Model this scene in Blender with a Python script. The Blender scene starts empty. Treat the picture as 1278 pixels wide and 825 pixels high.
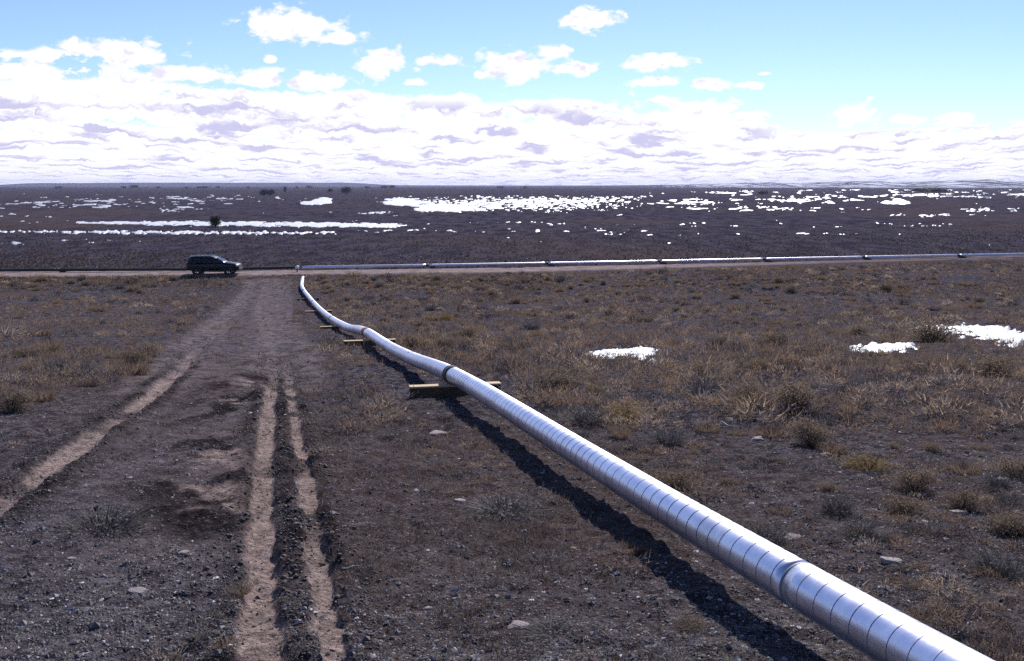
import bpy, bmesh, math, random
import numpy as np
from mathutils import Vector, Matrix

scene = bpy.context.scene
col = scene.collection
rad = math.radians
rng = np.random.default_rng(7)
random.seed(7)

# ------------------------------------------------------------------ camera
CAM_Z = 8.1
FPX = 1254.0                                   # focal length in pixels of the 1278x825 photograph
PITCH = math.atan((412.5 - 231.0) / FPX)
cam_data = bpy.data.cameras.new("camera")
cam_data.sensor_fit = 'HORIZONTAL'
cam_data.sensor_width = 36.0
cam_data.lens = 36.0 * FPX / 1278.0
cam_data.clip_start = 0.05
cam_data.clip_end = 40000
cam = bpy.data.objects.new("camera", cam_data)
col.objects.link(cam)
cam.location = (0, 0, CAM_Z)
cam.rotation_euler = (math.pi / 2 - PITCH, 0, 0)
scene.camera = cam

# ------------------------------------------------------------------ light, exposure
SUN_EL, SUN_AZ = rad(34), rad(13)              # azimuth clockwise from +Y
SKY_STRENGTH = 0.11
scene.view_settings.view_transform = 'Standard'
scene.view_settings.look = 'None'
scene.view_settings.exposure = 0.22
scene.view_settings.gamma = 1.0
scene.view_settings.use_curve_mapping = False
scene.render.engine = 'CYCLES'
scene.cycles.use_denoising = False
scene.cycles.max_bounces = 6
scene.cycles.volume_bounces = 0
scene.cycles.sample_clamp_indirect = 6

sun_data = bpy.data.lights.new("sun", 'SUN')
sun_data.energy = 5.0
sun_data.angle = rad(0.53)
sun_data.color = (1.0, 0.955, 0.9)
sun = bpy.data.objects.new("sun", sun_data)
col.objects.link(sun)
S = Vector((math.sin(SUN_AZ) * math.cos(SUN_EL), math.cos(SUN_AZ) * math.cos(SUN_EL), math.sin(SUN_EL)))
sun.rotation_euler = S.to_track_quat('Z', 'Y').to_euler()
sun.location = (20, 60, 80)

# ------------------------------------------------------------------ small node helpers
class NT:
    def __init__(self, tree):
        self.t = tree
    def n(self, kind, **kw):
        nd = self.t.nodes.new(kind)
        for k, v in kw.items():
            setattr(nd, k, v)
        return nd
    def link(self, a, b):
        self.t.links.new(a, b)
    def put(self, sock, v):
        if hasattr(v, 'is_output'):
            self.t.links.new(v, sock)
        else:
            sock.default_value = v
    def m(self, op, a, b=None, c=None, clamp=False):
        nd = self.n('ShaderNodeMath', operation=op, use_clamp=clamp)
        self.put(nd.inputs[0], a)
        if b is not None: self.put(nd.inputs[1], b)
        if c is not None: self.put(nd.inputs[2], c)
        return nd.outputs[0]
    def ss(self, x, lo, hi, a=0.0, b=1.0):
        nd = self.n('ShaderNodeMapRange', interpolation_type='SMOOTHSTEP')
        self.put(nd.inputs[0], x)
        nd.inputs[1].default_value = lo; nd.inputs[2].default_value = hi
        nd.inputs[3].default_value = a; nd.inputs[4].default_value = b
        return nd.outputs[0]
    def noise(self, vec, scale, detail=4, rough=0.55, dist=0.0):
        nd = self.n('ShaderNodeTexNoise')
        if vec is not None: self.link(vec, nd.inputs['Vector'])
        nd.inputs['Scale'].default_value = scale
        nd.inputs['Detail'].default_value = detail
        nd.inputs['Roughness'].default_value = rough
        nd.inputs['Distortion'].default_value = dist
        return nd.outputs[0]
    def mix(self, f, a, b, blend='MIX'):
        nd = self.n('ShaderNodeMix', data_type='RGBA', blend_type=blend)
        self.put(nd.inputs[0], f)
        for s, v in ((nd.inputs[6], a), (nd.inputs[7], b)):
            if isinstance(v, tuple) and len(v) == 3: v = (*v, 1)
            self.put(s, v)
        return nd.outputs[2]
    def xyz(self, x, y, z):
        nd = self.n('ShaderNodeCombineXYZ')
        for i, v in enumerate((x, y, z)): self.put(nd.inputs[i], v)
        return nd.outputs[0]

def pix_dir(u, v):
    a = (np.asarray(u, float) - 639) / FPX
    b = (412.5 - np.asarray(v, float)) / FPX
    dx = a
    dy = math.cos(PITCH) + b * math.sin(PITCH)
    dz = -math.sin(PITCH) + b * math.cos(PITCH)
    return dx, dy, dz

def pix_azel(u, v):
    dx, dy, dz = pix_dir(u, v)
    return math.degrees(math.atan2(dx, dy)), math.degrees(math.atan2(dz, math.hypot(dx, dy)))

# ------------------------------------------------------------------ world: clear sky with a cumulus bank
world = bpy.data.worlds.new("World")
scene.world = world
world.use_nodes = True
wt = world.node_tree
wt.nodes.clear()
W = NT(wt)
out = W.n('ShaderNodeOutputWorld')
bg = W.n('ShaderNodeBackground')
bg.inputs[1].default_value = SKY_STRENGTH
W.link(bg.outputs[0], out.inputs[0])
sky = W.n('ShaderNodeTexSky', sky_type='NISHITA')
sky.sun_disc = False
sky.sun_elevation = SUN_EL
sky.sun_rotation = SUN_AZ
sky.altitude = 1900
sky.air_density = 1.0
sky.dust_density = 0.25
sky.ozone_density = 2.0
tc = W.n('ShaderNodeTexCoord')
sep = W.n('ShaderNodeSeparateXYZ')
W.link(tc.outputs['Generated'], sep.inputs[0])
X, Y, Z = sep.outputs
az = W.m('MULTIPLY', W.m('ARCTAN2', X, Y), 57.29578)
el = W.m('MULTIPLY', W.m('ARCSINE', Z), 57.29578)
cvec = W.xyz(az, W.m('MULTIPLY', el, 1.6), 0.0)
n_edge = W.noise(cvec, 0.85, 7, 0.58, 0.3)
n_big = W.noise(cvec, 0.22, 4, 0.5)
# separate cumulus puffs: u, v, half width, half height in the photograph's pixels -> degrees of sky
PUFFS = [(368, 34, 74, 27), (425, 47, 40, 10), (738, 27, 44, 19), (640, 86, 52, 27), (692, 66, 28, 15), (724, 87, 38, 11),
         (820, 80, 56, 13), (815, 103, 40, 9), (887, 106, 36, 10), (935, 107, 26, 7), (475, 80, 42, 24), (545, 76, 38, 10),
         (520, 104, 22, 6), (1070, 141, 34, 15), (1196, 147, 26, 9), (1135, 150, 22, 9), (953, 92, 10, 4), (338, 74, 9, 7),
         (155, 67, 72, 21), (28, 91, 54, 19), (392, 104, 50, 15), (230, 92, 70, 14), (320, 100, 60, 12), (875, 135, 60, 15),
         (930, 145, 40, 9), (560, 128, 60, 13), (700, 132, 90, 12)]
BANKS = [(90, 160, 330, 68), (330, 160, 260, 58), (600, 172, 250, 46), (800, 174, 170, 44), (1010, 194, 200, 30), (1190, 196, 200, 34)]
field = None
def blob(u, v, hw, hh, flat):
    a0, e0 = pix_azel(u, v)
    k = math.degrees(1 / FPX)
    du = W.m('MULTIPLY', W.m('SUBTRACT', az, a0), 1 / (hw * k))
    dv = W.m('MULTIPLY', W.m('SUBTRACT', el, e0), 1 / (hh * k))
    dv = W.m('MAXIMUM', dv, W.m('MULTIPLY', dv, -flat))
    return W.m('SUBTRACT', 1.0, W.m('SQRT', W.m('ADD', W.m('MULTIPLY', du, du), W.m('MULTIPLY', dv, dv))))
for p in PUFFS:
    b = blob(*p, 1.25)
    field = b if field is None else W.m('MAXIMUM', field, b)
deck = None
for p in BANKS:
    b = blob(*p, 0.8)
    deck = b if deck is None else W.m('MAXIMUM', deck, b)
band = W.m('MULTIPLY', W.m('SUBTRACT', 2.9, el), 0.4)            # the same bank runs on round the horizon
deck = W.m('MAXIMUM', deck, band)
# scattered cumulus overhead, seen as a layer at one height
zc = W.m('MAXIMUM', Z, 0.06)
lay = W.xyz(W.m('DIVIDE', X, zc), W.m('DIVIDE', Y, zc), 0.0)
over = W.m('MULTIPLY', W.m('SUBTRACT', W.noise(lay, 0.9, 6, 0.55), 0.68), 3.0)
over = W.m('MULTIPLY', over, W.ss(el, 12.0, 20.0))
puff_d = W.ss(W.m('ADD', field, W.m('MULTIPLY', W.m('SUBTRACT', n_edge, 0.53), 2.3)), 0.0, 0.42)
# the bank is a layer of flat cumulus seen edge-on: its cells shrink towards the horizon
el_w = W.m('ADD', Z, W.m('MULTIPLY', W.m('MULTIPLY', W.m('SUBTRACT', n_edge, 0.5), W.m('ADD', 0.4, W.m('MULTIPLY', W.ss(Z, 0.01, 0.09), 0.9))), 0.028))
zl = W.m('ADD', W.m('MAXIMUM', el_w, 0.0), 0.022)
lay2 = W.xyz(W.m('MULTIPLY', W.m('DIVIDE', X, zl), 2.3), W.m('DIVIDE', Y, zl), 4.0)
n_lay = W.noise(lay2, 0.55, 6, 0.5)
deck_in = W.m('ADD', W.m('MULTIPLY', W.m('MINIMUM', deck, 0.30), 4.0), W.m('MULTIPLY', W.m('SUBTRACT', n_edge, 0.5), 2.0))
deck_in = W.m('ADD', deck_in, W.m('MULTIPLY', W.m('SUBTRACT', n_lay, 0.50), 6.5))
deck_d = W.ss(deck_in, -0.1, 0.55)
dens = W.m('MAXIMUM', W.m('MAXIMUM', puff_d, deck_d), W.ss(over, 0.0, 0.25))
# grey undersides show where the cells are thick
sh = W.m('MULTIPLY', W.ss(W.m('ADD', n_lay, W.m('MULTIPLY', W.m('SUBTRACT', n_edge, 0.5), 0.12)), 0.515, 0.63), W.ss(deck, -0.1, 0.3))
sh2 = W.m('MULTIPLY', W.ss(W.noise(cvec, 0.7, 5, 0.6), 0.54, 0.66), W.m('MULTIPLY', W.ss(field, 0.1, 0.5), 0.55))
shade = W.m('MAXIMUM', sh, sh2)
CW = 0.93 / SKY_STRENGTH
ccol = W.mix(shade, (CW, CW * 0.985, CW * 1.01), (CW * 0.60, CW * 0.585, CW * 0.82))
skyc = W.mix(1.0, sky.outputs[0], (0.86, 0.90, 1.12), 'MULTIPLY')
final = W.mix(dens, skyc, ccol)
W.link(final, bg.inputs[0])
world.cycles.sampling_method = 'MANUAL'
world.cycles.sample_map_resolution = 512

# ------------------------------------------------------------------ numpy noise
def _h(ix, iy, seed):
    h = (ix.astype(np.int64) * 374761393 + iy.astype(np.int64) * 668265263 + seed * 1442695041) & 0xFFFFFFFF
    h = ((h ^ (h >> 13)) * 1274126177) & 0xFFFFFFFF
    h = ((h ^ (h >> 16)) * 2246822519) & 0xFFFFFFFF
    return ((h ^ (h >> 15)) & 0xFFFFFF) / float(0xFFFFFF)

def vn(x, y, seed=0):
    x = np.asarray(x, float); y = np.asarray(y, float)
    ix = np.floor(x); iy = np.floor(y)
    fx = x - ix; fy = y - iy
    fx = fx * fx * fx * (fx * (fx * 6 - 15) + 10); fy = fy * fy * fy * (fy * (fy * 6 - 15) + 10)
    ix = ix.astype(np.int64); iy = iy.astype(np.int64)
    a = _h(ix, iy, seed); b = _h(ix + 1, iy, seed); c = _h(ix, iy + 1, seed); d = _h(ix + 1, iy + 1, seed)
    return (a + (b - a) * fx) * (1 - fy) + (c + (d - c) * fx) * fy

def fbm(x, y, octaves=4, seed=0, gain=0.5):
    s = 0; a = 1.0; t = 0
    for o in range(octaves):
        c, sn = math.cos(0.6 * o), math.sin(0.6 * o)
        s = s + a * (vn((x * c - y * sn) * 2 ** o, (x * sn + y * c) * 2 ** o, seed + o * 17) - 0.5)
        t += a; a *= gain
    return s / t * 2

def sstep(x, lo, hi):
    t = np.clip((x - lo) / (hi - lo), 0, 1)
    return t * t * (3 - 2 * t)

# ------------------------------------------------------------------ terrain: height in metres, road level = 0
PY = np.array([-400, -60, -10, 0, 4.7, 6, 8.3, 11.1, 14.8, 17.6, 22.9, 28, 32.4, 38.9, 43.8, 49, 57, 67, 75, 80, 86, 90, 96, 110, 140, 20000])
PZ = np.array([2.0, 1.5, -1.1, -2.2, -2.70, -2.82, -3.01, -3.21, -3.46, -3.70, -4.27, -4.74, -5.10, -5.86, -6.38, -6.85, -7.50, -8.14, -8.56, -8.62, -8.36, -8.12, -8.08, -8.1, -8.1, -8.1]) + CAM_Z
_yy = np.linspace(-400, 400, 8001)
_zz = np.interp(_yy, PY, PZ)
_k = np.hanning(21); _k /= _k.sum()
_zs = np.convolve(np.pad(_zz, 10, mode='edge'), _k, mode='valid')

def macro(x, y):
    x = np.asarray(x, float); y = np.asarray(y, float)
    r = np.hypot(x, y)
    z = np.interp(y, _yy, _zs)
    far = sstep(y, 120, 220)
    z = z + far * (0.30 * np.sin(x * 0.021 + y * 0.047) + 0.25 * np.sin(x * 0.043 - y * 0.018 + 1.3) + 0.18 * np.sin(y * 0.083 + 2))
    # low far hills
    a = np.degrees(np.arctan2(x, np.maximum(y, 1)))
    hr = sstep(r, 4200, 5300) * (sstep(a, -2, 26) * 27 + sstep(a, 6, 14) * 4) * (0.86 + 0.2 * np.sin(a * 1.1 + r * 0.0011) + 0.08 * np.sin(a * 4.7 + r * .003))
    hl = sstep(r, 7200, 7700) * 19 * (sstep(a, -27.5, -25) * (1 - sstep(a, -9.5, -6)) * (0.8 + 0.2 * sstep(a, -24, -20)) + 0.35 * (1 - sstep(a, -9, 8)))
    z = z + np.where(y > 0, hr + hl, 0)
    return z

_ty = np.concatenate([np.arange(1.5, 130, 0.25), [140, 170]])
_td = (CAM_Z - np.interp(_ty, _yy, _zs)) / _ty           # drop per metre towards the ground ahead
_td = np.minimum.accumulate(_td)
def hit(u, v, off=0.0):
    """the ground point seen at pixel (u, v) of the photograph"""
    u = np.atleast_1d(np.asarray(u, float)); v = np.atleast_1d(np.asarray(v, float))
    dx, dy, dz = pix_dir(u, v)
    dx = np.broadcast_to(dx, dy.shape)
    k = np.maximum(-dz / dy, 1e-5)
    if off:
        td = np.minimum.accumulate((CAM_Z - off - np.interp(_ty, _yy, _zs)) / _ty)
    else:
        td = _td
    y = np.interp(k, td[::-1], _ty[::-1])
    far = k < td[-3]
    if far.any():
        kf = k[far]; sl = (dx / dy)[far]
        yf = np.minimum((CAM_Z - off) / kf, 9500)
        for _ in range(6):
            yf = 0.4 * yf + 0.6 * np.clip((CAM_Z - off - macro(sl * yf, yf)) / kf, 128, 9500)
        y = y.copy(); y[far] = yf
    x = dx / dy * y
    return np.stack([x, y, macro(x, y)], -1)

def H1(u, v):
    return hit(u, v)[0]

def pline(pts):
    return np.array([H1(u, v)[:2] for u, v in pts])

def pdist(x, y, P):
    """distance to a polyline, and the parameter along it (0..1)"""
    best = np.full(x.shape, 1e9); side = np.zeros(x.shape); par = np.zeros(x.shape)
    L = np.concatenate([[0], np.cumsum(np.hypot(*(P[1:] - P[:-1]).T))])
    for i in range(len(P) - 1):
        a, b = P[i], P[i + 1]
        d = b - a; l2 = d @ d
        t = np.clip(((x - a[0]) * d[0] + (y - a[1]) * d[1]) / l2, 0, 1)
        qx = x - a[0] - t * d[0]; qy = y - a[1] - t * d[1]
        ds = np.hypot(qx, qy)
        m = ds < best
        best = np.where(m, ds, best)
        side = np.where(m, np.sign(d[0] * qy - d[1] * qx), side)
        par = np.where(m, (L[i] + t * (L[i + 1] - L[i])) / L[-1], par)
    return best, side, par

RUT_A = pline([(324, 1100), (325, 825), (325, 720), (327, 640), (330, 580), (335, 520), (339, 490), (341, 465), (342, 440)])
RUT_B = pline([(470, 1000), (412, 790), (397, 700), (388, 640), (380, 590), (370, 530), (363, 492), (360, 465), (357, 440)])
RUT_C = pline([(-160, 740), (0, 630), (50, 594), (100, 559), (150, 521), (190, 491), (225, 460), (255, 425)])
WORN = [pline([(200, 485), (225, 460), (262, 415), (290, 385), (318, 350)]), pline([(341, 478), (342, 440), (340, 415), (330, 385), (335, 350)]),
        pline([(362, 482), (357, 445), (350, 415), (345, 390), (352, 350)])]
ROADP = [(-400, 344), (0, 342.5), (300, 341), (640, 337.3), (850, 332), (1000, 328), (1278, 320), (1700, 309)]
ROAD = pline(ROADP)
ROAD = np.vstack([ROAD[0] + (ROAD[0] - ROAD[1]) * 4, ROAD, ROAD[-1] + (ROAD[-1] - ROAD[-2]) * 4])
CHURN = pline([(262, 640), (272, 590), (285, 540), (300, 495), (318, 470)])
PIPEL = np.array([[4.5, -5], [2.13, 4.7], [-18.2, 87]])

def terrain(x, y):
    """full ground height and surface masks"""
    x = np.asarray(x, float); y = np.asarray(y, float)
    z = macro(x, y)
    r = np.hypot(x, y)
    near = 1 - sstep(r, 60, 130)
    z = z + near * (0.07 * fbm(x * 0.45, y * 0.45, 3, 3) + 0.032 * fbm(x * 1.7, y * 1.7, 3, 11))
    z = z + (1 - sstep(r, 25, 60)) * 0.03 * fbm(x * 7, y * 7, 3, 23)
    z = z + 0.10 * sstep(r, 20, 60) * near * np.maximum(fbm(x * 0.9, y * 0.9, 3, 41), 0)
    rut = np.zeros(x.shape); churn = np.zeros(x.shape); road = np.zeros(x.shape); worn = np.zeros(x.shape)
    m = (y < 44) & (y > -8) & (x > -17) & (x < 3)
    if m.any():
        xs, ys = x[m], y[m]
        dz = np.zeros(xs.shape)
        wob = 0.05 * fbm(xs * 1.3, ys * 1.3, 3, 5)
        rough = fbm(xs * 5, ys * 5, 3, 61)
        rt = np.zeros(xs.shape); ch = np.zeros(xs.shape)
        for P, hw, dep in ((RUT_A, 0.115, 0.06), (RUT_B, 0.085, 0.04), (RUT_C, 0.14, 0.05)):
            d, s, t = pdist(xs, ys, P)
            d = d + wob * 1.0 + 0.035 * rough + 0.02 * fbm(xs * 14, ys * 9, 2, 62)
            fade = 1 - sstep(t + 0.12 * fbm(xs * 1.5, ys * 0.9, 2, 99), 0.52, 0.9)
            inn = (1 - sstep(d, hw * 0.7, hw * 1.4)) * fade
            lump = sstep(fbm(xs * 1.6, ys * 0.7, 3, 73), -0.45, 0.5)
            ridge = np.exp(-((d - hw * 2.0) / (hw * 0.95)) ** 2) * fade * (0.35 + 0.65 * lump) * (1 - inn)
            dz += -dep * inn + ridge * (0.035 + 0.06 * rough)
            patch = sstep(fbm(xs * 1.1, ys * 0.8, 3, 71) + (0.75 if P is RUT_A else 0.45), 0.0, 0.5)
            rt = np.maximum(rt, inn * patch)
            ch = np.maximum(ch, ridge)
        d, s, t = pdist(xs, ys, CHURN)
        c2 = (1 - sstep(d, 0.4, 1.25)) * sstep(fbm(xs * 2.2, ys * 1.1, 3, 77) + 0.2, 0, 0.5)
        dz += c2 * 0.045 * (rough + 0.35 * fbm(xs * 12, ys * 12, 2, 79))
        ch = np.maximum(ch, c2)
        rt = np.maximum(rt, (1 - sstep(d, 0.1, 0.5)) * sstep(fbm(xs * 2.0, ys * 2.0, 3, 83), 0.12, 0.4) * 0.8)
        z[m] += dz
        rut[m] = rt; churn[m] = ch
    m = (y < 92) & (y > 3) & (x > -34) & (x < 3)
    if m.any():
        xs, ys = x[m], y[m]
        dz = np.zeros(xs.shape); wn = np.zeros(xs.shape)
        wob = 0.05 * fbm(xs * 1.3, ys * 1.3, 3, 5)
        for P in WORN:
            d, s, t = pdist(xs, ys, P)
            wn = np.maximum(wn, (1 - sstep(d + wob * 8, 0.3, 1.3)))
            dz += -0.05 * (1 - sstep(d, 0.2, 0.6))
        # bare worn ground between the wheel tracks
        da, sa, ta = pdist(xs, ys, np.vstack([RUT_C, WORN[0][1:]]))
        db, sb, tb = pdist(xs, ys, np.vstack([RUT_B, WORN[2][1:]]))
        wn = np.maximum(wn, (1 - sstep(np.maximum(da, db), 1.5, 3.4)) * 0.5)
        z[m] += dz; worn[m] = wn
    m = (r < 420) & (y > 78)
    if m.any():
        xs, ys = x[m], y[m]
        wob = 0.05 * fbm(xs * 1.3, ys * 1.3, 3, 5)
        d, s, t = pdist(xs, ys, ROAD)
        rd = (1 - sstep(d + wob * 6 + 1.0 * sstep(xs, 5, 35), 2.0, 2.9)) * (1 - 0.45 * sstep(xs, 8, 40))
        z[m] += rd * 0.06 - 0.10 * np.exp(-((d - 3.6) / 0.7) ** 2)
        road[m] = rd
    return z, rut, churn, road, worn

def zat(x, y):
    return float(terrain(np.array([x]), np.array([y]))[0][0])

# ------------------------------------------------------------------ mesh and object helpers
def mesh_np(name, V, F, smooth=True, attrs=None, colors=None):
    """V (n,3) points, F list of (m,k) index arrays"""
    me = bpy.data.meshes.new(name)
    V = np.asarray(V, np.float32)
    if not isinstance(F, (list, tuple)): F = [F]
    loops = np.concatenate([np.asarray(f).ravel() for f in F]).astype(np.int32)
    counts = np.concatenate([np.full(len(f), np.asarray(f).shape[1], np.int32) for f in F])
    starts = np.concatenate([[0], np.cumsum(counts)[:-1]]).astype(np.int32)
    me.vertices.add(len(V)); me.vertices.foreach_set('co', V.ravel())
    me.loops.add(len(loops)); me.loops.foreach_set('vertex_index', loops)
    me.polygons.add(len(counts)); me.polygons.foreach_set('loop_start', starts)
    try: me.polygons.foreach_set('loop_total', counts)
    except Exception: pass
    me.update(calc_edges=True)
    me.polygons.foreach_set('use_smooth', np.full(len(counts), smooth, bool))
    for k, a in (attrs or {}).items():
        at = me.attributes.new(k, 'FLOAT', 'POINT')
        at.data.foreach_set('value', np.asarray(a, np.float32))
    if colors is not None:
        at = me.color_attributes.new('tint', 'FLOAT_COLOR', 'POINT')
        c = np.ones((len(V), 4), np.float32); c[:, :3] = colors
        at.data.foreach_set('color', c.ravel())
    me.validate()
    return me

def link(name, data, parent=None, mat=None, loc=None, rot=None, scale=None):
    o = bpy.data.objects.new(name, data)
    col.objects.link(o)
    if parent is not None: o.parent = parent
    if mat is not None and data is not None and not data.materials: data.materials.append(mat)
    if loc is not None: o.location = loc
    if rot is not None: o.rotation_euler = rot
    if scale is not None: o.scale = scale
    return o

def tag(o, label=None, cat=None, group=None, kind=None):
    if label: o['label'] = label
    if cat: o['category'] = cat
    if group: o['group'] = group
    if kind: o['kind'] = kind
    return o

def bm_mesh(name, bm, smooth=False):
    bmesh.ops.recalc_face_normals(bm, faces=bm.faces)
    me = bpy.data.meshes.new(name)
    bm.to_mesh(me); bm.free()
    if smooth:
        me.polygons.foreach_set('use_smooth', np.ones(len(me.polygons), bool))
    return me

def bm_box(bm, c, s, rz=0.0, bevel=0.0):
    r = bmesh.ops.create_cube(bm, size=1.0, matrix=Matrix.Translation(c) @ Matrix.Rotation(rz, 4, 'Z') @ Matrix.Diagonal((*s, 1)))
    if bevel:
        es = list({e for v in r['verts'] for e in v.link_edges})
        bmesh.ops.bevel(bm, geom=es, offset=bevel, segments=2, affect='EDGES', profile=0.6)
    return r

# ------------------------------------------------------------------ materials
def new_mat(name):
    m = bpy.data.materials.new(name); m.use_nodes = True
    t = m.node_tree
    b = t.nodes['Principled BSDF']
    return m, NT(t), b

def simple(name, color, rough=0.6, metal=0.0, var=0.15, scale=8.0, coat=0.0, bump=0.0, bscale=40):
    m, N, b = new_mat(name)
    tcn = N.n('ShaderNodeTexCoord')
    nz = N.noise(tcn.outputs['Object'], scale, 5, 0.6)
    lo = tuple(c * (1 - var) for c in color); hi = tuple(min(1, c * (1 + var)) for c in color)
    N.link(N.mix(N.ss(nz, 0.3, 0.7), lo, hi), b.inputs['Base Color'])
    b.inputs['Roughness'].default_value = rough
    b.inputs['Metallic'].default_value = metal
    if coat:
        b.inputs['Coat Weight'].default_value = coat; b.inputs['Coat Roughness'].default_value = 0.06
    if bump:
        bp = N.n('ShaderNodeBump'); bp.inputs['Strength'].default_value = 0.6; bp.inputs['Distance'].default_value = bump
        N.link(N.noise(tcn.outputs['Object'], bscale, 5, 0.6), bp.inputs['Height'])
        N.link(bp.outputs[0], b.inputs['Normal'])
    return m

def ground_material():
    m, N, b = new_mat('ground_soil')
    g = N.n('ShaderNodeNewGeometry')
    P = g.outputs['Position']
    def attr(n):
        a = N.n('ShaderNodeAttribute', attribute_name=n); return a.outputs['Fac']
    fine = N.noise(P, 22, 6, 0.65)
    mid = N.noise(P, 1.6, 6, 0.62)
    big = N.noise(P, 0.13, 5, 0.55)
    huge = N.noise(P, 0.012, 4, 0.5)
    f2 = N.noise(P, 5.5, 7, 0.68)
    c = N.mix(N.ss(f2, 0.40, 0.62), (0.024, 0.021, 0.030), (0.160, 0.142, 0.164))
    c = N.mix(N.m('MULTIPLY', N.ss(mid, 0.44, 0.64), 0.6), c, (0.052, 0.044, 0.053))
    c = N.mix(N.m('MULTIPLY', N.ss(big, 0.42, 0.66), 0.6), c, (0.110, 0.078, 0.068))
    c = N.mix(N.m('MULTIPLY', N.ss(fine, 0.52, 0.74), 0.6), c, (0.29, 0.255, 0.275))
    c = N.mix(N.m('MULTIPLY', N.ss(fine, 0.46, 0.30), 0.6), c, (0.016, 0.014, 0.018))
    # far scrub plain
    mpf = N.n('ShaderNodeMapping'); mpf.inputs['Scale'].default_value = (1, 0.3, 1)
    N.link(P, mpf.inputs['Vector'])
    fp = N.noise(mpf.outputs[0], 0.35, 6, 0.7)
    fc = N.mix(N.ss(fp, 0.38, 0.62), (0.034, 0.030, 0.047), (0.082, 0.070, 0.092))
    fc = N.mix(N.m('MULTIPLY', N.ss(huge, 0.48, 0.62), 0.5), fc, (0.095, 0.068, 0.062))
    c = N.mix(attr('far'), c, fc)
    worn = N.m('MULTIPLY', attr('worn'), N.ss(N.noise(P, 2.4, 5, 0.65), 0.36, 0.62))
    c = N.mix(N.m('MULTIPLY', worn, 0.9), c, (0.225, 0.182, 0.188))
    c = N.mix(N.m('MULTIPLY', N.m('MULTIPLY', attr('churn'), N.ss(N.noise(P, 8, 6, 0.7), 0.30, 0.50)), 0.95), c, (0.024, 0.019, 0.021))
    rutc = N.mix(N.ss(N.noise(P, 9, 6, 0.6), 0.35, 0.65), (0.27, 0.20, 0.18), (0.46, 0.35, 0.32))
    rutf = N.m('MULTIPLY', attr('rut'), N.ss(N.noise(P, 14, 6, 0.75), 0.34, 0.52))
    c = N.mix(rutf, c, rutc)
    roadc = N.mix(N.ss(N.noise(P, 0.8, 5, 0.6), 0.35, 0.65), (0.25, 0.19, 0.18), (0.38, 0.30, 0.29))
    c = N.mix(attr('road'), c, roadc)
    # thin snow left on the far hills
    mp = N.n('ShaderNodeMapping'); mp.inputs['Scale'].default_value = (1, 0.07, 1)
    N.link(P, mp.inputs['Vector'])
    sn = N.noise(mp.outputs[0], 0.03, 5, 0.74)
    th = N.m('SUBTRACT', 0.80, N.m('MULTIPLY', attr('snow'), 0.285))
    sm = N.m('MULTIPLY', N.m('GREATER_THAN', sn, th), attr('snow_on'))
    c = N.mix(sm, c, (0.75, 0.76, 0.80))
    N.link(c, b.inputs['Base Color'])
    b.inputs['Roughness'].default_value = 1.0
    b.inputs['Specular IOR Level'].default_value = 0.0
    bp = N.n('ShaderNodeBump'); bp.inputs['Strength'].default_value = 1.0; bp.inputs['Distance'].default_value = 0.10
    hh = N.m('ADD', N.m('MULTIPLY', N.noise(P, 11, 7, 0.7), 0.7), N.m('MULTIPLY', N.noise(P, 38, 4, 0.6), 0.45))
    N.link(hh, bp.inputs['Height'])
    N.link(bp.outputs[0], b.inputs['Normal'])
    return m

def tint_material(name, rough=0.8, translucent=0.0, spec=0.2):
    """colour from the mesh's own per-piece tint"""
    m, N, b = new_mat(name)
    a = N.n('ShaderNodeVertexColor', layer_name='tint')
    N.link(a.outputs[0], b.inputs['Base Color'])
    b.inputs['Roughness'].default_value = rough
    b.inputs['Specular IOR Level'].default_value = spec
    if translucent:
        tr = N.n('ShaderNodeBsdfTranslucent'); N.link(a.outputs[0], tr.inputs[0])
        mx = N.n('ShaderNodeMixShader'); mx.inputs[0].default_value = translucent
        N.link(b.outputs[0], mx.inputs[1]); N.link(tr.outputs[0], mx.inputs[2])
        o = [n for n in N.t.nodes if n.type == 'OUTPUT_MATERIAL'][0]
        N.link(mx.outputs[0], o.inputs[0])
    return m

def shrub_material(name, c0, c1, c2, translucent=0.25):
    m, N, b = new_mat(name)
    oi = N.n('ShaderNodeObjectInfo')
    a = N.n('ShaderNodeAttribute', attribute_name='shade')
    tcn = N.n('ShaderNodeTexCoord')
    f = N.m('ADD', N.m('MULTIPLY', a.outputs['Fac'], 0.6), N.m('MULTIPLY', oi.outputs['Random'], 0.4))
    c = N.mix(f, c0, c1)
    c = N.mix(N.m('MULTIPLY', N.ss(N.noise(tcn.outputs['Object'], 6, 3), 0.5, 0.7), 0.7), c, c2)
    N.link(c, b.inputs['Base Color'])
    b.inputs['Roughness'].default_value = 0.8
    b.inputs['Specular IOR Level'].default_value = 0.2
    tr = N.n('ShaderNodeBsdfTranslucent'); N.link(c, tr.inputs[0])
    mx = N.n('ShaderNodeMixShader'); mx.inputs[0].default_value = translucent
    N.link(b.outputs[0], mx.inputs[1]); N.link(tr.outputs[0], mx.inputs[2])
    o = [n for n in N.t.nodes if n.type == 'OUTPUT_MATERIAL'][0]
    N.link(mx.outputs[0], o.inputs[0])
    return m

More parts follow.
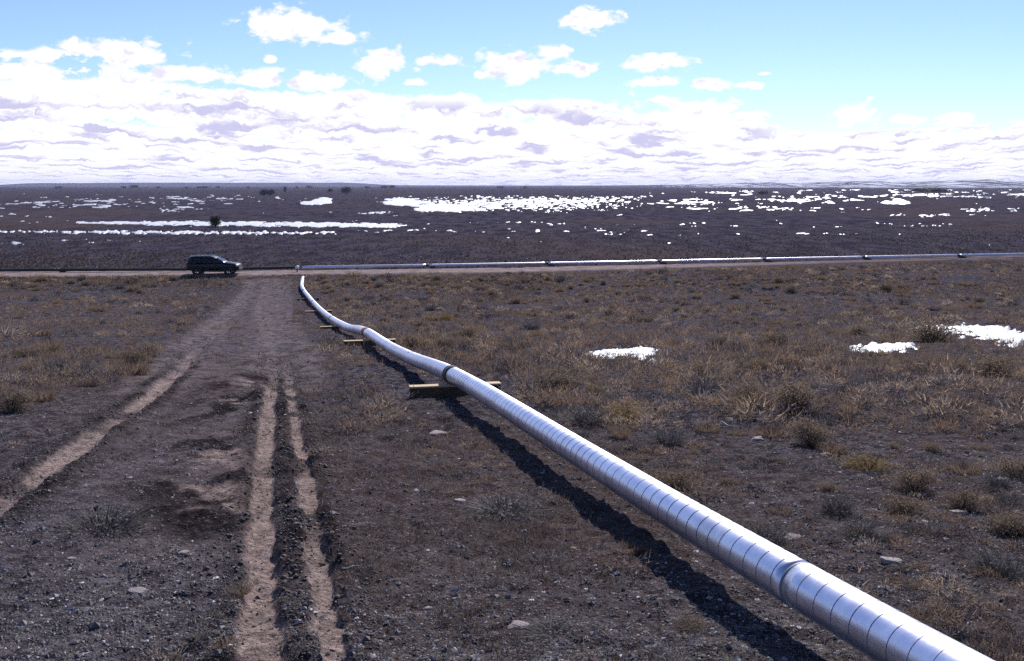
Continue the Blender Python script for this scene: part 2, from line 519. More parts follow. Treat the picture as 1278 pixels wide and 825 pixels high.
def aluminium():
    m, N, b = new_mat('weathered_aluminium')
    tcn = N.n('ShaderNodeTexCoord')
    P = tcn.outputs['Object']
    n1 = N.noise(P, 3.0, 6, 0.65); n2 = N.noise(P, 22, 5, 0.65)
    c = N.mix(N.ss(n1, 0.35, 0.7), (0.68, 0.67, 0.79), (0.84, 0.83, 0.92))
    c = N.mix(N.m('MULTIPLY', N.ss(n2, 0.6, 0.78), 0.35), c, (0.55, 0.54, 0.58))
    sepz = N.n('ShaderNodeNewGeometry')
    mud = N.m('MULTIPLY', N.ss(N.noise(P, 1.3, 7, 0.7), 0.56, 0.70), 0.5)
    c = N.mix(mud, c, (0.50, 0.47, 0.46))
    N.link(c, b.inputs['Base Color'])
    b.inputs['Metallic'].default_value = 0.93
    N.link(N.m('ADD', 0.30, N.m('MULTIPLY', n1, 0.16)), b.inputs['Roughness'])
    bp = N.n('ShaderNodeBump'); bp.inputs['Strength'].default_value = 0.4; bp.inputs['Distance'].default_value = 0.012
    N.link(N.m('ADD', N.noise(P, 3.4, 4), N.m('MULTIPLY', n2, 0.12)), bp.inputs['Height'])
    N.link(bp.outputs[0], b.inputs['Normal'])
    return m

def snow_material(name='old_snow', c0=(0.60, 0.61, 0.66), c1=(0.80, 0.80, 0.84), sc=5):
    m, N, b = new_mat(name)
    tcn = N.n('ShaderNodeTexCoord')
    n1 = N.noise(tcn.outputs['Object'], sc, 6, 0.65)
    N.link(N.mix(N.ss(n1, 0.35, 0.6), c0, c1), b.inputs['Base Color'])
    b.inputs['Roughness'].default_value = 0.45
    bp = N.n('ShaderNodeBump'); bp.inputs['Strength'].default_value = 0.5; bp.inputs['Distance'].default_value = 0.03
    N.link(n1, bp.inputs['Height']); N.link(bp.outputs[0], b.inputs['Normal'])
    return m

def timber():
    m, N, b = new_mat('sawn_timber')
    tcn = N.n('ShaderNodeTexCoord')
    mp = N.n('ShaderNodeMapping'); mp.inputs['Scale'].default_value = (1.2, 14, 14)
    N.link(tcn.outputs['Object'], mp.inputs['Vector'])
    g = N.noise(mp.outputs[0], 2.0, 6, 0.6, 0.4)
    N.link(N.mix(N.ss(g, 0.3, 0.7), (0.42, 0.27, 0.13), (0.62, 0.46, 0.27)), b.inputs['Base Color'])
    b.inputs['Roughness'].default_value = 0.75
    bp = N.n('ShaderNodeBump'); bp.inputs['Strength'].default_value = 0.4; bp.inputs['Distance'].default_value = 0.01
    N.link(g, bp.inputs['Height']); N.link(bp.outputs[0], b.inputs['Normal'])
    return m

M_GROUND = ground_material()
M_ALU = aluminium()
M_SEAM = simple('seam_grey', (0.17, 0.17, 0.22), 0.6, 0.3)
M_RUBBER = simple('black_rubber', (0.018, 0.017, 0.017), 0.55, var=0.4)
M_TAPE = simple('orange_tape', (0.75, 0.12, 0.05), 0.55)
M_STEEL = simple('dull_steel', (0.30, 0.30, 0.32), 0.45, 0.8)
M_RIM = simple('grey_wheel', (0.06, 0.06, 0.065), 0.5, 0.5)
M_UNLIT_PIPE = simple('unlit_pipe_black', (0.016, 0.016, 0.018), 0.5, var=0.3, scale=2)  # black paints in the unlit look of a metal pipe
M_SNOW = snow_material()
M_THIN_SNOW = snow_material('thin_snow', (0.34, 0.34, 0.38), (0.66, 0.66, 0.70), 0.9)
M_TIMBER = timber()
M_SHADED_TIMBER = simple('shade_toned_timber', (0.085, 0.048, 0.028), 0.85, var=0.35, scale=5, bump=0.008)  # dark brown paints the shade on the sleepers' faces
M_DARKWOOD = simple('tarred_timber', (0.045, 0.032, 0.026), 0.85, var=0.4, bump=0.01)
M_GRASS = tint_material('dry_grass', 0.75, 0.35, 0.25)
M_STONE = tint_material('stones', 0.75, 0.0, 0.35)
M_ROCK = simple('pale_rock', (0.30, 0.245, 0.24), 0.85, var=0.4, scale=14, bump=0.006)
M_SAGE = shrub_material('sage_leaves', (0.12, 0.092, 0.074), (0.26, 0.195, 0.145), (0.31, 0.22, 0.14), 0.5)
M_TWIG = shrub_material('shrub_twigs', (0.045, 0.034, 0.030), (0.095, 0.068, 0.055), (0.12, 0.09, 0.07), 0.05)
M_RABBIT = shrub_material('golden_brush', (0.17, 0.118, 0.058), (0.30, 0.208, 0.10), (0.40, 0.30, 0.16), 0.4)
M_TAN = shrub_material('tan_bunchgrass', (0.14, 0.098, 0.074), (0.22, 0.155, 0.112), (0.28, 0.205, 0.145), 0.5)
M_GREY = shrub_material('grey_brush', (0.085, 0.078, 0.080), (0.17, 0.155, 0.16), (0.24, 0.22, 0.21), 0.2)
M_JUNIPER = shrub_material('juniper_foliage', (0.022, 0.024, 0.018), (0.045, 0.042, 0.030), (0.05, 0.038, 0.028), 0.1)
M_BARK = simple('bark', (0.06, 0.045, 0.035), 0.9, var=0.4, bump=0.01)

# ------------------------------------------------------------------ ground sheet
def build_ground():
    A = np.radians(np.concatenate([np.linspace(-180, -36, 40, endpoint=False), np.linspace(-36, 36, 720, endpoint=False), np.linspace(36, 180, 40, endpoint=False)]))
    R = np.concatenate([np.linspace(0.3, 2.6, 12, endpoint=False), np.geomspace(2.6, 120, 560, endpoint=False), np.geomspace(120, 11500, 190)])
    a, r = np.meshgrid(A, R)
    x = (r * np.sin(a)).ravel(); y = (r * np.cos(a)).ravel()
    z, rut, churn, road, worn = terrain(x, y)
    z = z - 0.0
    nA, nR = len(A), len(R)
    i = np.arange(nR - 1)[:, None] * nA; j = np.arange(nA)[None, :]; j2 = (np.arange(nA)[None, :] + 1) % nA
    F = np.stack([i + j, i + j2, i + nA + j2, i + nA + j], -1).reshape(-1, 4)[:, ::-1]
    V = np.stack([x, y, z], -1)
    V = np.vstack([V, [[0, 0, float(macro(0, 0))]]])
    c = len(V) - 1
    T = np.stack([np.full(nA, c), (np.arange(nA) + 1) % nA, np.arange(nA)], -1)
    rr = np.hypot(x, y); aa = np.degrees(np.arctan2(x, np.maximum(y, 1)))
    far = sstep(y - np.interp(x, ROAD[:, 0], ROAD[:, 1]), -2, 6)
    snow = sstep(rr, 2400, 4200) * sstep(aa, -6, 16) * 1.0 + sstep(rr, 900, 1800) * sstep(aa, 4, 22) * 0.45
    snow_on = ((rr > 900) & (y > 0)).astype(float)
    pad = lambda q: np.append(q, q[0])
    me = mesh_np('ground', V, [F, T], True, dict(rut=pad(rut), churn=pad(churn), road=pad(road), worn=pad(worn), far=pad(far), snow=pad(np.clip(snow, 0, 1)), snow_on=pad(snow_on)))
    o = link('ground', me, mat=M_GROUND)
    tag(o, 'dark brown earth plain with wheel ruts and a pale dirt road across it', kind='structure')
build_ground()

# ------------------------------------------------------------------ tubes along a path
def catmull(P, step):
    P = np.asarray(P, float)
    Q = np.vstack([2 * P[0] - P[1], P, 2 * P[-1] - P[-2]])
    out = []
    for i in range(1, len(Q) - 2):
        p0, p1, p2, p3 = Q[i - 1:i + 3]
        n = max(2, int(np.linalg.norm(p2 - p1) / step))
        t = np.linspace(0, 1, n, endpoint=False)[:, None]
        # centripetal-like finite difference tangents
        d1 = np.linalg.norm(p1 - p0); d2 = np.linalg.norm(p2 - p1); d3 = np.linalg.norm(p3 - p2)
        m1 = ((p2 - p1) / d2 * d1 + (p1 - p0) / d1 * d2) / (d1 + d2) * d2
        m2 = ((p3 - p2) / d3 * d2 + (p2 - p1) / d2 * d3) / (d2 + d3) * d2
        h00 = 2 * t ** 3 - 3 * t ** 2 + 1; h10 = t ** 3 - 2 * t ** 2 + t; h01 = -2 * t ** 3 + 3 * t ** 2; h11 = t ** 3 - t ** 2
        out.append(h00 * p1 + h10 * m1 + h01 * p2 + h11 * m2)
    out.append(P[-1:])
    return np.vstack(out)

def arclen(P):
    return np.concatenate([[0], np.cumsum(np.linalg.norm(P[1:] - P[:-1], axis=1))])

def sample(P, L, s):
    return np.stack([np.interp(s, L, P[:, k]) for k in range(3)], -1)

def frame_at(P, L, s):
    a = sample(P, L, np.array([s - 0.05, s + 0.05]))
    d = a[1] - a[0]; d /= np.linalg.norm(d)
    sd = np.cross(d, [0, 0, 1]); sd /= np.linalg.norm(sd)
    up = np.cross(sd, d)
    return sample(P, L, np.array([s]))[0], d, sd, up

def tube(C, radii, n=28, cap=True):
    """tube of given radius per centre point"""
    C = np.asarray(C, float)
    D = np.gradient(C, axis=0); D /= np.linalg.norm(D, axis=1)[:, None]
    sd = np.cross(D, [0, 0, 1.0]); sd /= np.linalg.norm(sd, axis=1)[:, None]
    up = np.cross(sd, D)
    th = np.linspace(0, 2 * np.pi, n, endpoint=False)
    ring = np.cos(th)[None, :, None] * sd[:, None, :] + np.sin(th)[None, :, None] * up[:, None, :]
    V = (C[:, None, :] + ring * np.asarray(radii, float)[:, None, None]).reshape(-1, 3)
    m = len(C)
    i = np.arange(m - 1)[:, None] * n; j = np.arange(n)[None, :]; j2 = (j + 1) % n
    F = [np.stack([i + j, i + j2, i + n + j2, i + n + j], -1).reshape(-1, 4)]
    if cap:
        F.append(np.arange(n)[None, ::-1]); F.append((np.arange(n) + (m - 1) * n)[None, :])
    return V, F

def matrix_from(p, d, sd, up):
    M = Matrix.Identity(4)
    for r in range(3):
        M[r][0] = sd[r]; M[r][1] = d[r]; M[r][2] = up[r]; M[r][3] = p[r]
    return M

def ring_mesh(name, prof, n=32):
    """lathe about the local Y axis: prof = [(y, r)...] closed profile"""
    th = np.linspace(0, 2 * np.pi, n, endpoint=False)
    prof = np.asarray(prof, float); k = len(prof)
    V = np.stack([np.outer(prof[:, 1], np.cos(th)), np.repeat(prof[:, 0][:, None], n, 1), np.outer(prof[:, 1], np.sin(th))], -1).reshape(-1, 3)
    i = np.arange(k)[:, None] * n; i2 = ((np.arange(k) + 1) % k)[:, None] * n; j = np.arange(n)[None, :]; j2 = (j + 1) % n
    F = np.stack([i + j, i2 + j, i2 + j2, i + j2], -1).reshape(-1, 4)
    return mesh_np(name, V, F, True)

# ------------------------------------------------------------------ the pipeline down the slope
R_PIPE = 0.15
pw = []
for u, v, y in [(1170, 830, 4.7), (1089, 783, 5.3), (1000, 731, 6.0), (900, 672, 7.1), (820, 624, 8.3), (700, 550, 11.1), (608, 492.6, 14.8),
                (565, 468, 17.6), (511, 446, 22.9), (490, 435.5, 25.9), (478, 428, 28.1), (458, 415, 32.4), (450, 412, 34.6), (437, 409.8, 38.9),
                (425, 404.5, 43.8), (415, 398.5, 49), (403, 389.5, 57), (392, 378.5, 67), (384, 369, 75.5), (380, 364, 79), (376.5, 357, 83),
                (377, 351, 86.5), (378, 346.5, 89.6)]:
    dx, dy, dz = pix_dir(u, v)
    pw.append((float(dx / dy * y), y, float(CAM_Z + dz / dy * y)))
pw = np.array(pw)
first = pw[0] + (pw[0] - pw[2]) / np.linalg.norm(pw[0] - pw[2]) * 7
first[2] = pw[0][2] + 0.75
pw = np.vstack([first, pw])
PATH = catmull(pw, 0.1)
# ease the hand-picked points
for _ in range(25):
    PATH[1:-1] = 0.5 * PATH[1:-1] + 0.25 * (PATH[:-2] + PATH[2:])
PL = arclen(PATH)
def s_of_y(y):
    return float(np.interp(y, PATH[:, 1], PL))
pipeline = link('pipeline', None, loc=(2.1, 5.0, zat(2.1, 5.0)))
bpy.context.view_layer.update()
tag(pipeline, 'long silver metal-jacketed pipeline snaking down the slope to the dirt road', 'pipeline')
INV = Matrix.Translation(pipeline.location).inverted()
off = np.array(pipeline.location)
JY = [6.0, 17.62, 32.4, 49.5, 67.8, 79.5]
cuts = [0.0] + [s_of_y(y) for y in JY] + [PL[-1]]
def seam_positions(s0, s1, step):
    s = s0 + step * 0.6
    while s < s1 - step * 0.4:
        yield s
        s += step
seam_me = ring_mesh('seam_ring', [(-0.0028, R_PIPE - 0.003), (-0.0028, R_PIPE + 0.0018), (0.0028, R_PIPE + 0.0018), (0.0028, R_PIPE - 0.003)])
seam_me.materials.append(M_SEAM)
for i in range(len(cuts) - 1):
    s0, s1 = cuts[i] + 0.012, cuts[i + 1] - 0.012
    ss = np.linspace(s0, s1, max(12, int((s1 - s0) / 0.0925) + 1))
    C = sample(PATH, PL, ss)
    rr = R_PIPE + 0.0007 * np.sin(ss * 2 * np.pi / 0.185) + 0.0012 * fbm(ss * 0.8, ss * 0, 2, 3)
    V, F = tube(C - off, rr, 40)
    sec = link('pipe_section', mesh_np('pipe_section', V, F, True), pipeline, M_ALU)
    for s in seam_positions(s0, s1, 0.187):
        p, d, sd, up = frame_at(PATH, PL, s)
        if p[1] > 27 or p[1] < 2.5: continue
        o = link('seam_ring', seam_me, sec)
        tilt = random.uniform(-0.02, 0.02)
        d2 = d + sd * tilt; d2 /= np.linalg.norm(d2); sd2 = np.cross(d2, up); sd2 /= np.linalg.norm(sd2); up2 = np.cross(sd2, d2)
        o.matrix_local = matrix_from(p - off, d2, sd2, up2)
def collar(y, w, r, mat, name='coupling_collar', label=None, dy=0.0, bulge=0.004):
    p, d, sd, up = frame_at(PATH, PL, s_of_y(y) + dy)
    me = ring_mesh(name, [(-w, R_PIPE - 0.01), (-w, r - bulge), (-w * 0.7, r), (w * 0.7, r), (w, r - bulge), (w, R_PIPE - 0.01)], 40)
    o = link(name, me, pipeline, mat)
    o.matrix_local = matrix_from(p - off, d, sd, up)
    if label: o['label'] = label
    return o
collar(6.0, 0.016, 0.1525, M_SEAM, 'joint_strap', 'dull overlapping joint strap')
collar(17.62, 0.17, 0.164, M_RUBBER, label='black rubber coupling collar over timber sleeper')
collar(17.62, 0.018, 0.170, M_DARKWOOD, 'clamp_band', dy=0.09)
collar(17.62, 0.018, 0.170, M_DARKWOOD, 'clamp_band', dy=-0.09)
collar(32.4, 0.17, 0.160, M_RUBBER, dy=-0.1)
collar(32.4, 0.28, 0.158, M_TAPE, 'tape_wrap', 'orange tape wrapped beside the coupling', dy=0.38)
for y in (22.6, 23.9):                                  # short black scuffs on the jacket
    p, d, sd, up = frame_at(PATH, PL, s_of_y(y))
    th = np.linspace(0.9, 1.9, 7) + (0.3 if y > 23 else 0)
    q = [(x_, math.cos(t) * (R_PIPE + 0.003), math.sin(t) * (R_PIPE + 0.003)) for t in th for x_ in (-0.035, 0.035)]
    V = np.array([-sd * a * 1.0 + up * b + d * w for w, a, b in [(w, c_, s_) for (w, c_, s_) in q]]) + (p - off)
    F = np.array([[2 * k, 2 * k + 1, 2 * k + 3, 2 * k + 2] for k in range(6)])
    link('paint_mark', mesh_np('paint_mark', V, F, True), pipeline, M_RUBBER)
collar(49.5, 0.20, 0.160, M_RUBBER)
collar(67.8, 0.2, 0.160, M_RUBBER)
collar(79.5, 0.2, 0.160, M_RUBBER)

# timber sleepers under the pipe
def sleeper(y, length, h, w, label, mat=M_TIMBER, shift=0.0, path=(PATH, PL), ds=0.0, r=R_PIPE, group=None):
    P_, L_ = path
    s = float(np.interp(y, P_[:, 1], L_)) if path[0] is PATH else y
    p, d, sd, up = frame_at(P_, L_, s + ds)
    rz = math.atan2(-d[0], d[1])
    top = p[2] - r - 0.002
    c = p + sd * shift
    g = min(zat(*(c + sd * k)[:2]) for k in (-length / 2, 0, length / 2))
    hh = max(h, top - g + 0.01)
    o = link('timber_sleeper', None, loc=(c[0], c[1], top - hh), rot=(0, random.uniform(-0.008, 0.008), rz))
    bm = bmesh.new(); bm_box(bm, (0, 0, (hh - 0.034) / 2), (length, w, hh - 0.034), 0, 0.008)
    link('shaded_beam', bm_mesh('shaded_beam', bm), o, M_SHADED_TIMBER)
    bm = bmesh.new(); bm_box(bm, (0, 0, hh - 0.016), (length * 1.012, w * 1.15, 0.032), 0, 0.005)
    link('top_slice', bm_mesh('top_slice', bm), o, mat)  # slice split off the timber so its sunlit top gets a separate colour
    tag(o, label, 'timber', group)
    return o
SG = 'timber sleepers under the silver pipeline'
sleeper(17.62, 1.62, 0.2, 0.16, 'nearest sawn timber sleeper, under the black collar of the silver pipeline', ds=-0.15, shift=0.02, group=SG)
sleeper(32.0, 1.6, 0.18, 0.16, 'pale timber sleeper just this side of the orange tape on the pipeline', ds=-0.9, shift=-0.05, group=SG)
sleeper(45.5, 1.6, 0.18, 0.16, 'third timber sleeper from the camera under the silver pipeline', group=SG)
sleeper(61.5, 1.6, 0.18, 0.16, 'fourth timber sleeper under the pipeline, where it starts to bend toward the road', group=SG)
sleeper(75.0, 1.6, 0.16, 0.16, 'weathered dark timber sleeper in the dip before the road', M_DARKWOOD, group=SG)
sleeper(84.0, 1.6, 0.16, 0.16, 'dark timber sleeper under the last bend of the pipeline beside the road', M_DARKWOOD, group=SG)

# ------------------------------------------------------------------ pipelines beyond the road
def far_line(pts, h):
    out = []
    for u, v in pts:
        q = hit(u, v, h)[0]
        out.append((q[0], q[1], q[2] + h))
    return np.array(out)
def build_far(name, pts, mat, r, label, joint, seedj, sleepers_label, h=0.33):
    P_ = far_line(pts, h)
    C = catmull(P_, 0.5); 
    for _ in range(40): C[1:-1] = 0.5 * C[1:-1] + 0.25 * (C[:-2] + C[2:])
    L_ = arclen(C)
    zt = terrain(C[:, 0], C[:, 1])[0]
    root = link(name, None, loc=tuple(C[0] - [0, 0, h]))
    tag(root, label, 'pipeline')
    of = np.array(root.location)
    s = 0.0; js = [0.0]
    while s + joint < L_[-1]:
        s += joint; js.append(s)
    js.append(L_[-1])
    for a, b in zip(js[:-1], js[1:]):
        ss = np.linspace(a, b - 0.02, 26)
        V, F = tube(sample(C, L_, ss) - of, np.full(26, r), 20)
        link('pipe_section', mesh_np('pipe_section', V, F, True), root, mat)
        if b < L_[-1]:
            p, d, sd, up = frame_at(C, L_, b)
            me = ring_mesh('coupling_collar', [(-0.14, r - .01), (-0.14, r + 0.012), (0.14, r + 0.012), (0.14, r - .01)], 20)
            o = link('coupling_collar', me, root, M_RUBBER)
            o.matrix_local = matrix_from(p - of, d, sd, up)
    k = 0
    for b in js[1:-1]:
        p, d, sd, up = frame_at(C, L_, b + 0.5)
        if abs(math.degrees(math.atan2(p[0], p[1]))) > 28.5: continue
        bm = bmesh.new(); g = zat(p[0], p[1])
        hh = max(0.1, p[2] - r - g + 0.02)
        bm_box(bm, (0, 0, 0), (0.8, 0.45, hh), 0, 0.01)
        o = link('timber_block', bm_mesh('timber_block', bm), mat=M_DARKWOOD, loc=(p[0], p[1], p[2] - r - 0.003 - hh / 2), rot=(0, 0, math.atan2(-d[0], d[1])))
        tag(o, sleepers_label + ', ' + ['leftmost', 'second from left', 'third from left', 'fourth from left', 'fifth from left', 'sixth from left', 'seventh from left', 'eighth from left', 'ninth from left', 'tenth from left'][k], 'timber', sleepers_label.replace('dark timber block', 'dark timber blocks'))
        k += 1
    return C, L_
FARC, FARL = build_far('cross_pipeline', [(377, 333.4), (500, 331.6), (640, 329.3), (760, 327.2), (850, 325.5), (1000, 322.4), (1140, 319.6), (1278, 317), (1600, 310)], M_ALU, 0.125,
          'bright silver pipeline running sideways behind the dirt road, right of the car', 12.0, 3, 'dark timber block under the silver pipeline behind the road')
build_far('dark_pipeline', [(-300, 340), (-120, 338.5), (0, 337.3), (120, 336.6), (232, 336.2), (300, 335.3), (340, 334.3), (374, 333.6)], M_UNLIT_PIPE, 0.13,
          'pipeline toned black for its unlit side behind the dirt road, running past the parked car', 13.0, 5, 'dark timber block under the black pipeline behind the road', 0.28)
# white capped valve post where the pipelines meet
q = H1(371, 340.5)
vp = link('valve_post', None, loc=(q[0], q[1], zat(q[0], q[1]) - 0.02))
tag(vp, 'short white-capped valve post between the dirt road and the pipelines', 'valve')
link('post', ring_mesh('post', [(0, 0.001), (0, 0.06), (0.3, 0.06), (0.3, 0.001)], 16), vp, M_DARKWOOD, rot=(math.pi / 2, 0, 0))
bm = bmesh.new(); bmesh.ops.create_uvsphere(bm, u_segments=18, v_segments=10, radius=0.17)
link('valve_cap', bm_mesh('valve_cap', bm, True), vp, simple('white_paint', (0.78, 0.78, 0.8), 0.4), loc=(0, 0, 0.42))
bm = bmesh.new()
for k in range(8):
    a0, a1 = k * math.pi / 4, (k + 1) * math.pi / 4
    bm_box(bm, (0.2 * math.cos((a0 + a1) / 2), 0.2 * math.sin((a0 + a1) / 2), 0), (0.03, 0.165, 0.03), (a0 + a1) / 2)
link('hand_wheel', bm_mesh('hand_wheel', bm), vp, M_STEEL, loc=(0, 0, 0.33))

# ------------------------------------------------------------------ the parked car
def loft(rings, cap=True):
    V = np.vstack(rings); n = len(rings[0]); m = len(rings)
    i = np.arange(m - 1)[:, None] * n; j = np.arange(n)[None, :]; j2 = (j + 1) % n
    F = [np.stack([i + j, i + j2, i + n + j2, i + n + j], -1).reshape(-1, 4)]
    if cap:
        F.append(np.arange(n)[None, ::-1]); F.append((np.arange(n) + (m - 1) * n)[None, :])
    return V, F
def build_car():
    yc = float(np.interp(-27.0, ROAD[:, 0], ROAD[:, 1]))
    q = H1(266, 343.6)
    heading = math.atan2(*(ROAD[3] - ROAD[2])[::-1])
    car = link('parked_car', None, loc=(q[0], q[1] + 0.6, zat(q[0], q[1] + 0.6)), rot=(0, 0, heading))
    tag(car, 'dark sport utility car parked side-on on the dirt road', 'car')
    paint = simple('dark_paint', (0.004, 0.006, 0.0065), 0.35, 0.0, var=0.1, coat=0.1)
    paint.node_tree.nodes['Principled BSDF'].inputs['Specular IOR Level'].default_value = 0.25
    glass = simple('dark_glass', (0.006, 0.007, 0.008), 0.12, 0.0, var=0.05)
    glass.node_tree.nodes['Principled BSDF'].inputs['Specular IOR Level'].default_value = 0.22
    black = simple('black_trim', (0.015, 0.015, 0.016), 0.6)
    chrome = simple('bright_metal', (0.62, 0.63, 0.66), 0.25, 0.9)
    red = simple('tail_lens', (0.20, 0.012, 0.012), 0.2)
    clear = simple('lamp_lens', (0.62, 0.65, 0.68), 0.12)
    X0 = -2.36
    th = np.linspace(0, 2 * np.pi, 36, endpoint=False)
    def sup(t, e): return np.sign(t) * np.abs(t) ** e
    rings = []
    for x, w, zb, zt in [(0.0, .66, .52, .98), (.03, .80, .44, 1.04), (.12, .87, .36, 1.09), (.40, .915, .30, 1.11), (1.0, .935, .27, 1.11), (2.0, .935, .26, 1.10), (3.0, .93, .26, 1.12),
                         (3.45, .92, .26, 1.11), (3.9, .90, .27, 1.06), (4.3, .86, .29, 1.0), (4.52, .80, .32, .94), (4.65, .72, .36, .84), (4.71, .62, .42, .72)]:
        zc_, hz = (zb + zt) / 2, (zt - zb) / 2
        rings.append(np.stack([np.full(36, X0 + x), w * sup(np.cos(th), .42), zc_ + hz * sup(np.sin(th), .42)], -1))
    V, F = loft(rings)
    body = link('body', mesh_np('body', V, F, True), car, paint)
    rings = []
    for z, xa, xb, w in [(1.02, .05, 3.52, .875), (1.12, .07, 3.40, .865), (1.3, .15, 3.05, .825), (1.5, .27, 2.68, .765), (1.58, .34, 2.5, .735), (1.645, .48, 2.3, .66), (1.675, .75, 2.05, .5)]:
        xc, hx = (xa + xb) / 2, (xb - xa) / 2
        rings.append(np.stack([X0 + xc + hx * sup(np.cos(th), .3), w * sup(np.sin(th), .3), np.full(36, z)], -1))
    V, F = loft(rings)
    link('cabin', mesh_np('cabin', V, F, True), car, paint)
    def wy(z): return float(np.interp(z, [1.02, 1.12, 1.3, 1.5, 1.58], [.875, .865, .825, .765, .735])) + 0.004
    def pane(name, pts, thick=0.01):
        pts = [np.array(p, float) for p in pts]
        nrm = np.cross(pts[1] - pts[0], pts[2] - pts[0]); nrm /= np.linalg.norm(nrm)
        if nrm @ (pts[0] - np.array([0, 0, 1.2])) < 0: nrm = -nrm
        V = np.array([p - nrm * 0.012 for p in pts] + [p + nrm * thick for p in pts]); n = len(pts)
        F = [np.arange(n)[None, ::-1], (np.arange(n) + n)[None, :], np.array([[k, (k + 1) % n, (k + 1) % n + n, k + n] for k in range(n)])]
        return link(name, mesh_np(name, V, F, False), car, glass)
    for s in (-1, 1):
        def sp(x, z): return (X0 + x, s * wy(z), z)
        pane('side_window', [sp(.40, 1.16), sp(.95, 1.16), sp(.95, 1.5), sp(.52, 1.48)])
        pane('side_window', [sp(1.02, 1.16), sp(1.98, 1.16), sp(1.98, 1.51), sp(1.02, 1.5)])
        pane('side_window', [sp(2.06, 1.16), sp(2.98, 1.16), sp(2.55, 1.48), sp(2.06, 1.51)])
        bm = bmesh.new(); bm_box(bm, (X0 + 3.0, s * .98, 1.2), (.12, .2, .15), 0, .03)
        link('wing_mirror', bm_mesh('wing_mirror', bm), car, paint)
        bm = bmesh.new(); bm_box(bm, (X0 + 1.4, s * .60, 1.715), (1.75, .035, .035), 0, .01)
        for kx in (.6, 1.4, 2.2): bm_box(bm, (X0 + kx, s * .60, 1.67), (.06, .03, .09))
        link('roof_rail', bm_mesh('roof_rail', bm), car, chrome)
        bm = bmesh.new(); bm_box(bm, (X0 + 4.50, s * .68, .80), (.22, .22, .14), -s * .5, .03)
        link('headlight', bm_mesh('headlight', bm), car, clear)
        bm = bmesh.new(); bm_box(bm, (X0 + .10, s * .80, .96), (.16, .14, .26), 0, .03)
        link('tail_light', bm_mesh('tail_light', bm), car, red)
        bm = bmesh.new(); bm_box(bm, (X0 + 2.36, s * .925, .33), (1.75, .06, .12), 0, .02)
        link('side_sill', bm_mesh('side_sill', bm), car, black)
        for hx in (1.15, 2.12):
            bm = bmesh.new(); bm_box(bm, (X0 + hx, s * .945, .98), (.2, .03, .035), 0, .008)
            link('door_handle', bm_mesh('door_handle', bm), car, paint)
        for wx in (.94, 3.77):
            arch = ring_mesh('wheel_arch', [(-.10, .30), (-.10, .405), (.012, .405), (.012, .33)], 32)
            a = link('wheel_arch', arch, car, black, loc=(X0 + wx, s * .935, .37))
            w_ = link('wheel', None, car, loc=(X0 + wx, s * .85, .35))
            link('tyre', ring_mesh('tyre', [(-.11, .22), (-.11, .32), (-.085, .35), (.085, .35), (.11, .32), (.11, .22)], 32), w_, M_RUBBER)
            bm = bmesh.new()
            bmesh.ops.create_cone(bm, cap_ends=True, segments=28, radius1=.10, radius2=.10, depth=.16, matrix=Matrix.Rotation(math.pi / 2, 4, 'X'))
            for k in range(5):
                an = k * 2 * math.pi / 5 + .3
                r = bmesh.ops.create_cube(bm, size=1, matrix=Matrix.Rotation(an, 4, 'Y') @ Matrix.Translation((.13, s * .06, 0)) @ Matrix.Diagonal((.22, .05, .07, 1)))
            link('rim', bm_mesh('rim', bm), w_, M_RIM)
    pane('windscreen', [(X0 + 3.28, -.70, 1.165), (X0 + 3.28, .70, 1.165), (X0 + 2.70, .60, 1.49), (X0 + 2.70, -.60, 1.49)], 0.03)
    pane('rear_window', [(X0 + .10, -.66, 1.16), (X0 + .10, .66, 1.16), (X0 + .26, .58, 1.49), (X0 + .26, -.58, 1.49)], 0.02)
    bm = bmesh.new(); bm_box(bm, (X0 + 4.62, 0, .47), (.26, 1.5, .24), 0, .06)
    link('front_bumper', bm_mesh('front_bumper', bm), car, black)
    bm = bmesh.new(); bm_box(bm, (X0 + .06, 0, .48), (.22, 1.62, .22), 0, .06)
    link('rear_bumper', bm_mesh('rear_bumper', bm), car, black)
    bm = bmesh.new()
    for k in range(7): bm_box(bm, (X0 + 4.66, -.36 + k * .12, .78), (.10, .05, .16), 0, .008)
    link('grille', bm_mesh('grille', bm), car, chrome)
    bm = bmesh.new(); bm_box(bm, (X0 + .36, 0, 1.63), (.34, 1.2, .035), 0, .012)
    link('roof_spoiler', bm_mesh('roof_spoiler', bm), car, paint)
    bm = bmesh.new(); bmesh.ops.create_cone(bm, cap_ends=True, segments=8, radius1=.012, radius2=.005, depth=.5, matrix=Matrix.Translation((X0 + 3.2, -.78, 1.35)))
    link('aerial', bm_mesh('aerial', bm), car, black)
build_car()

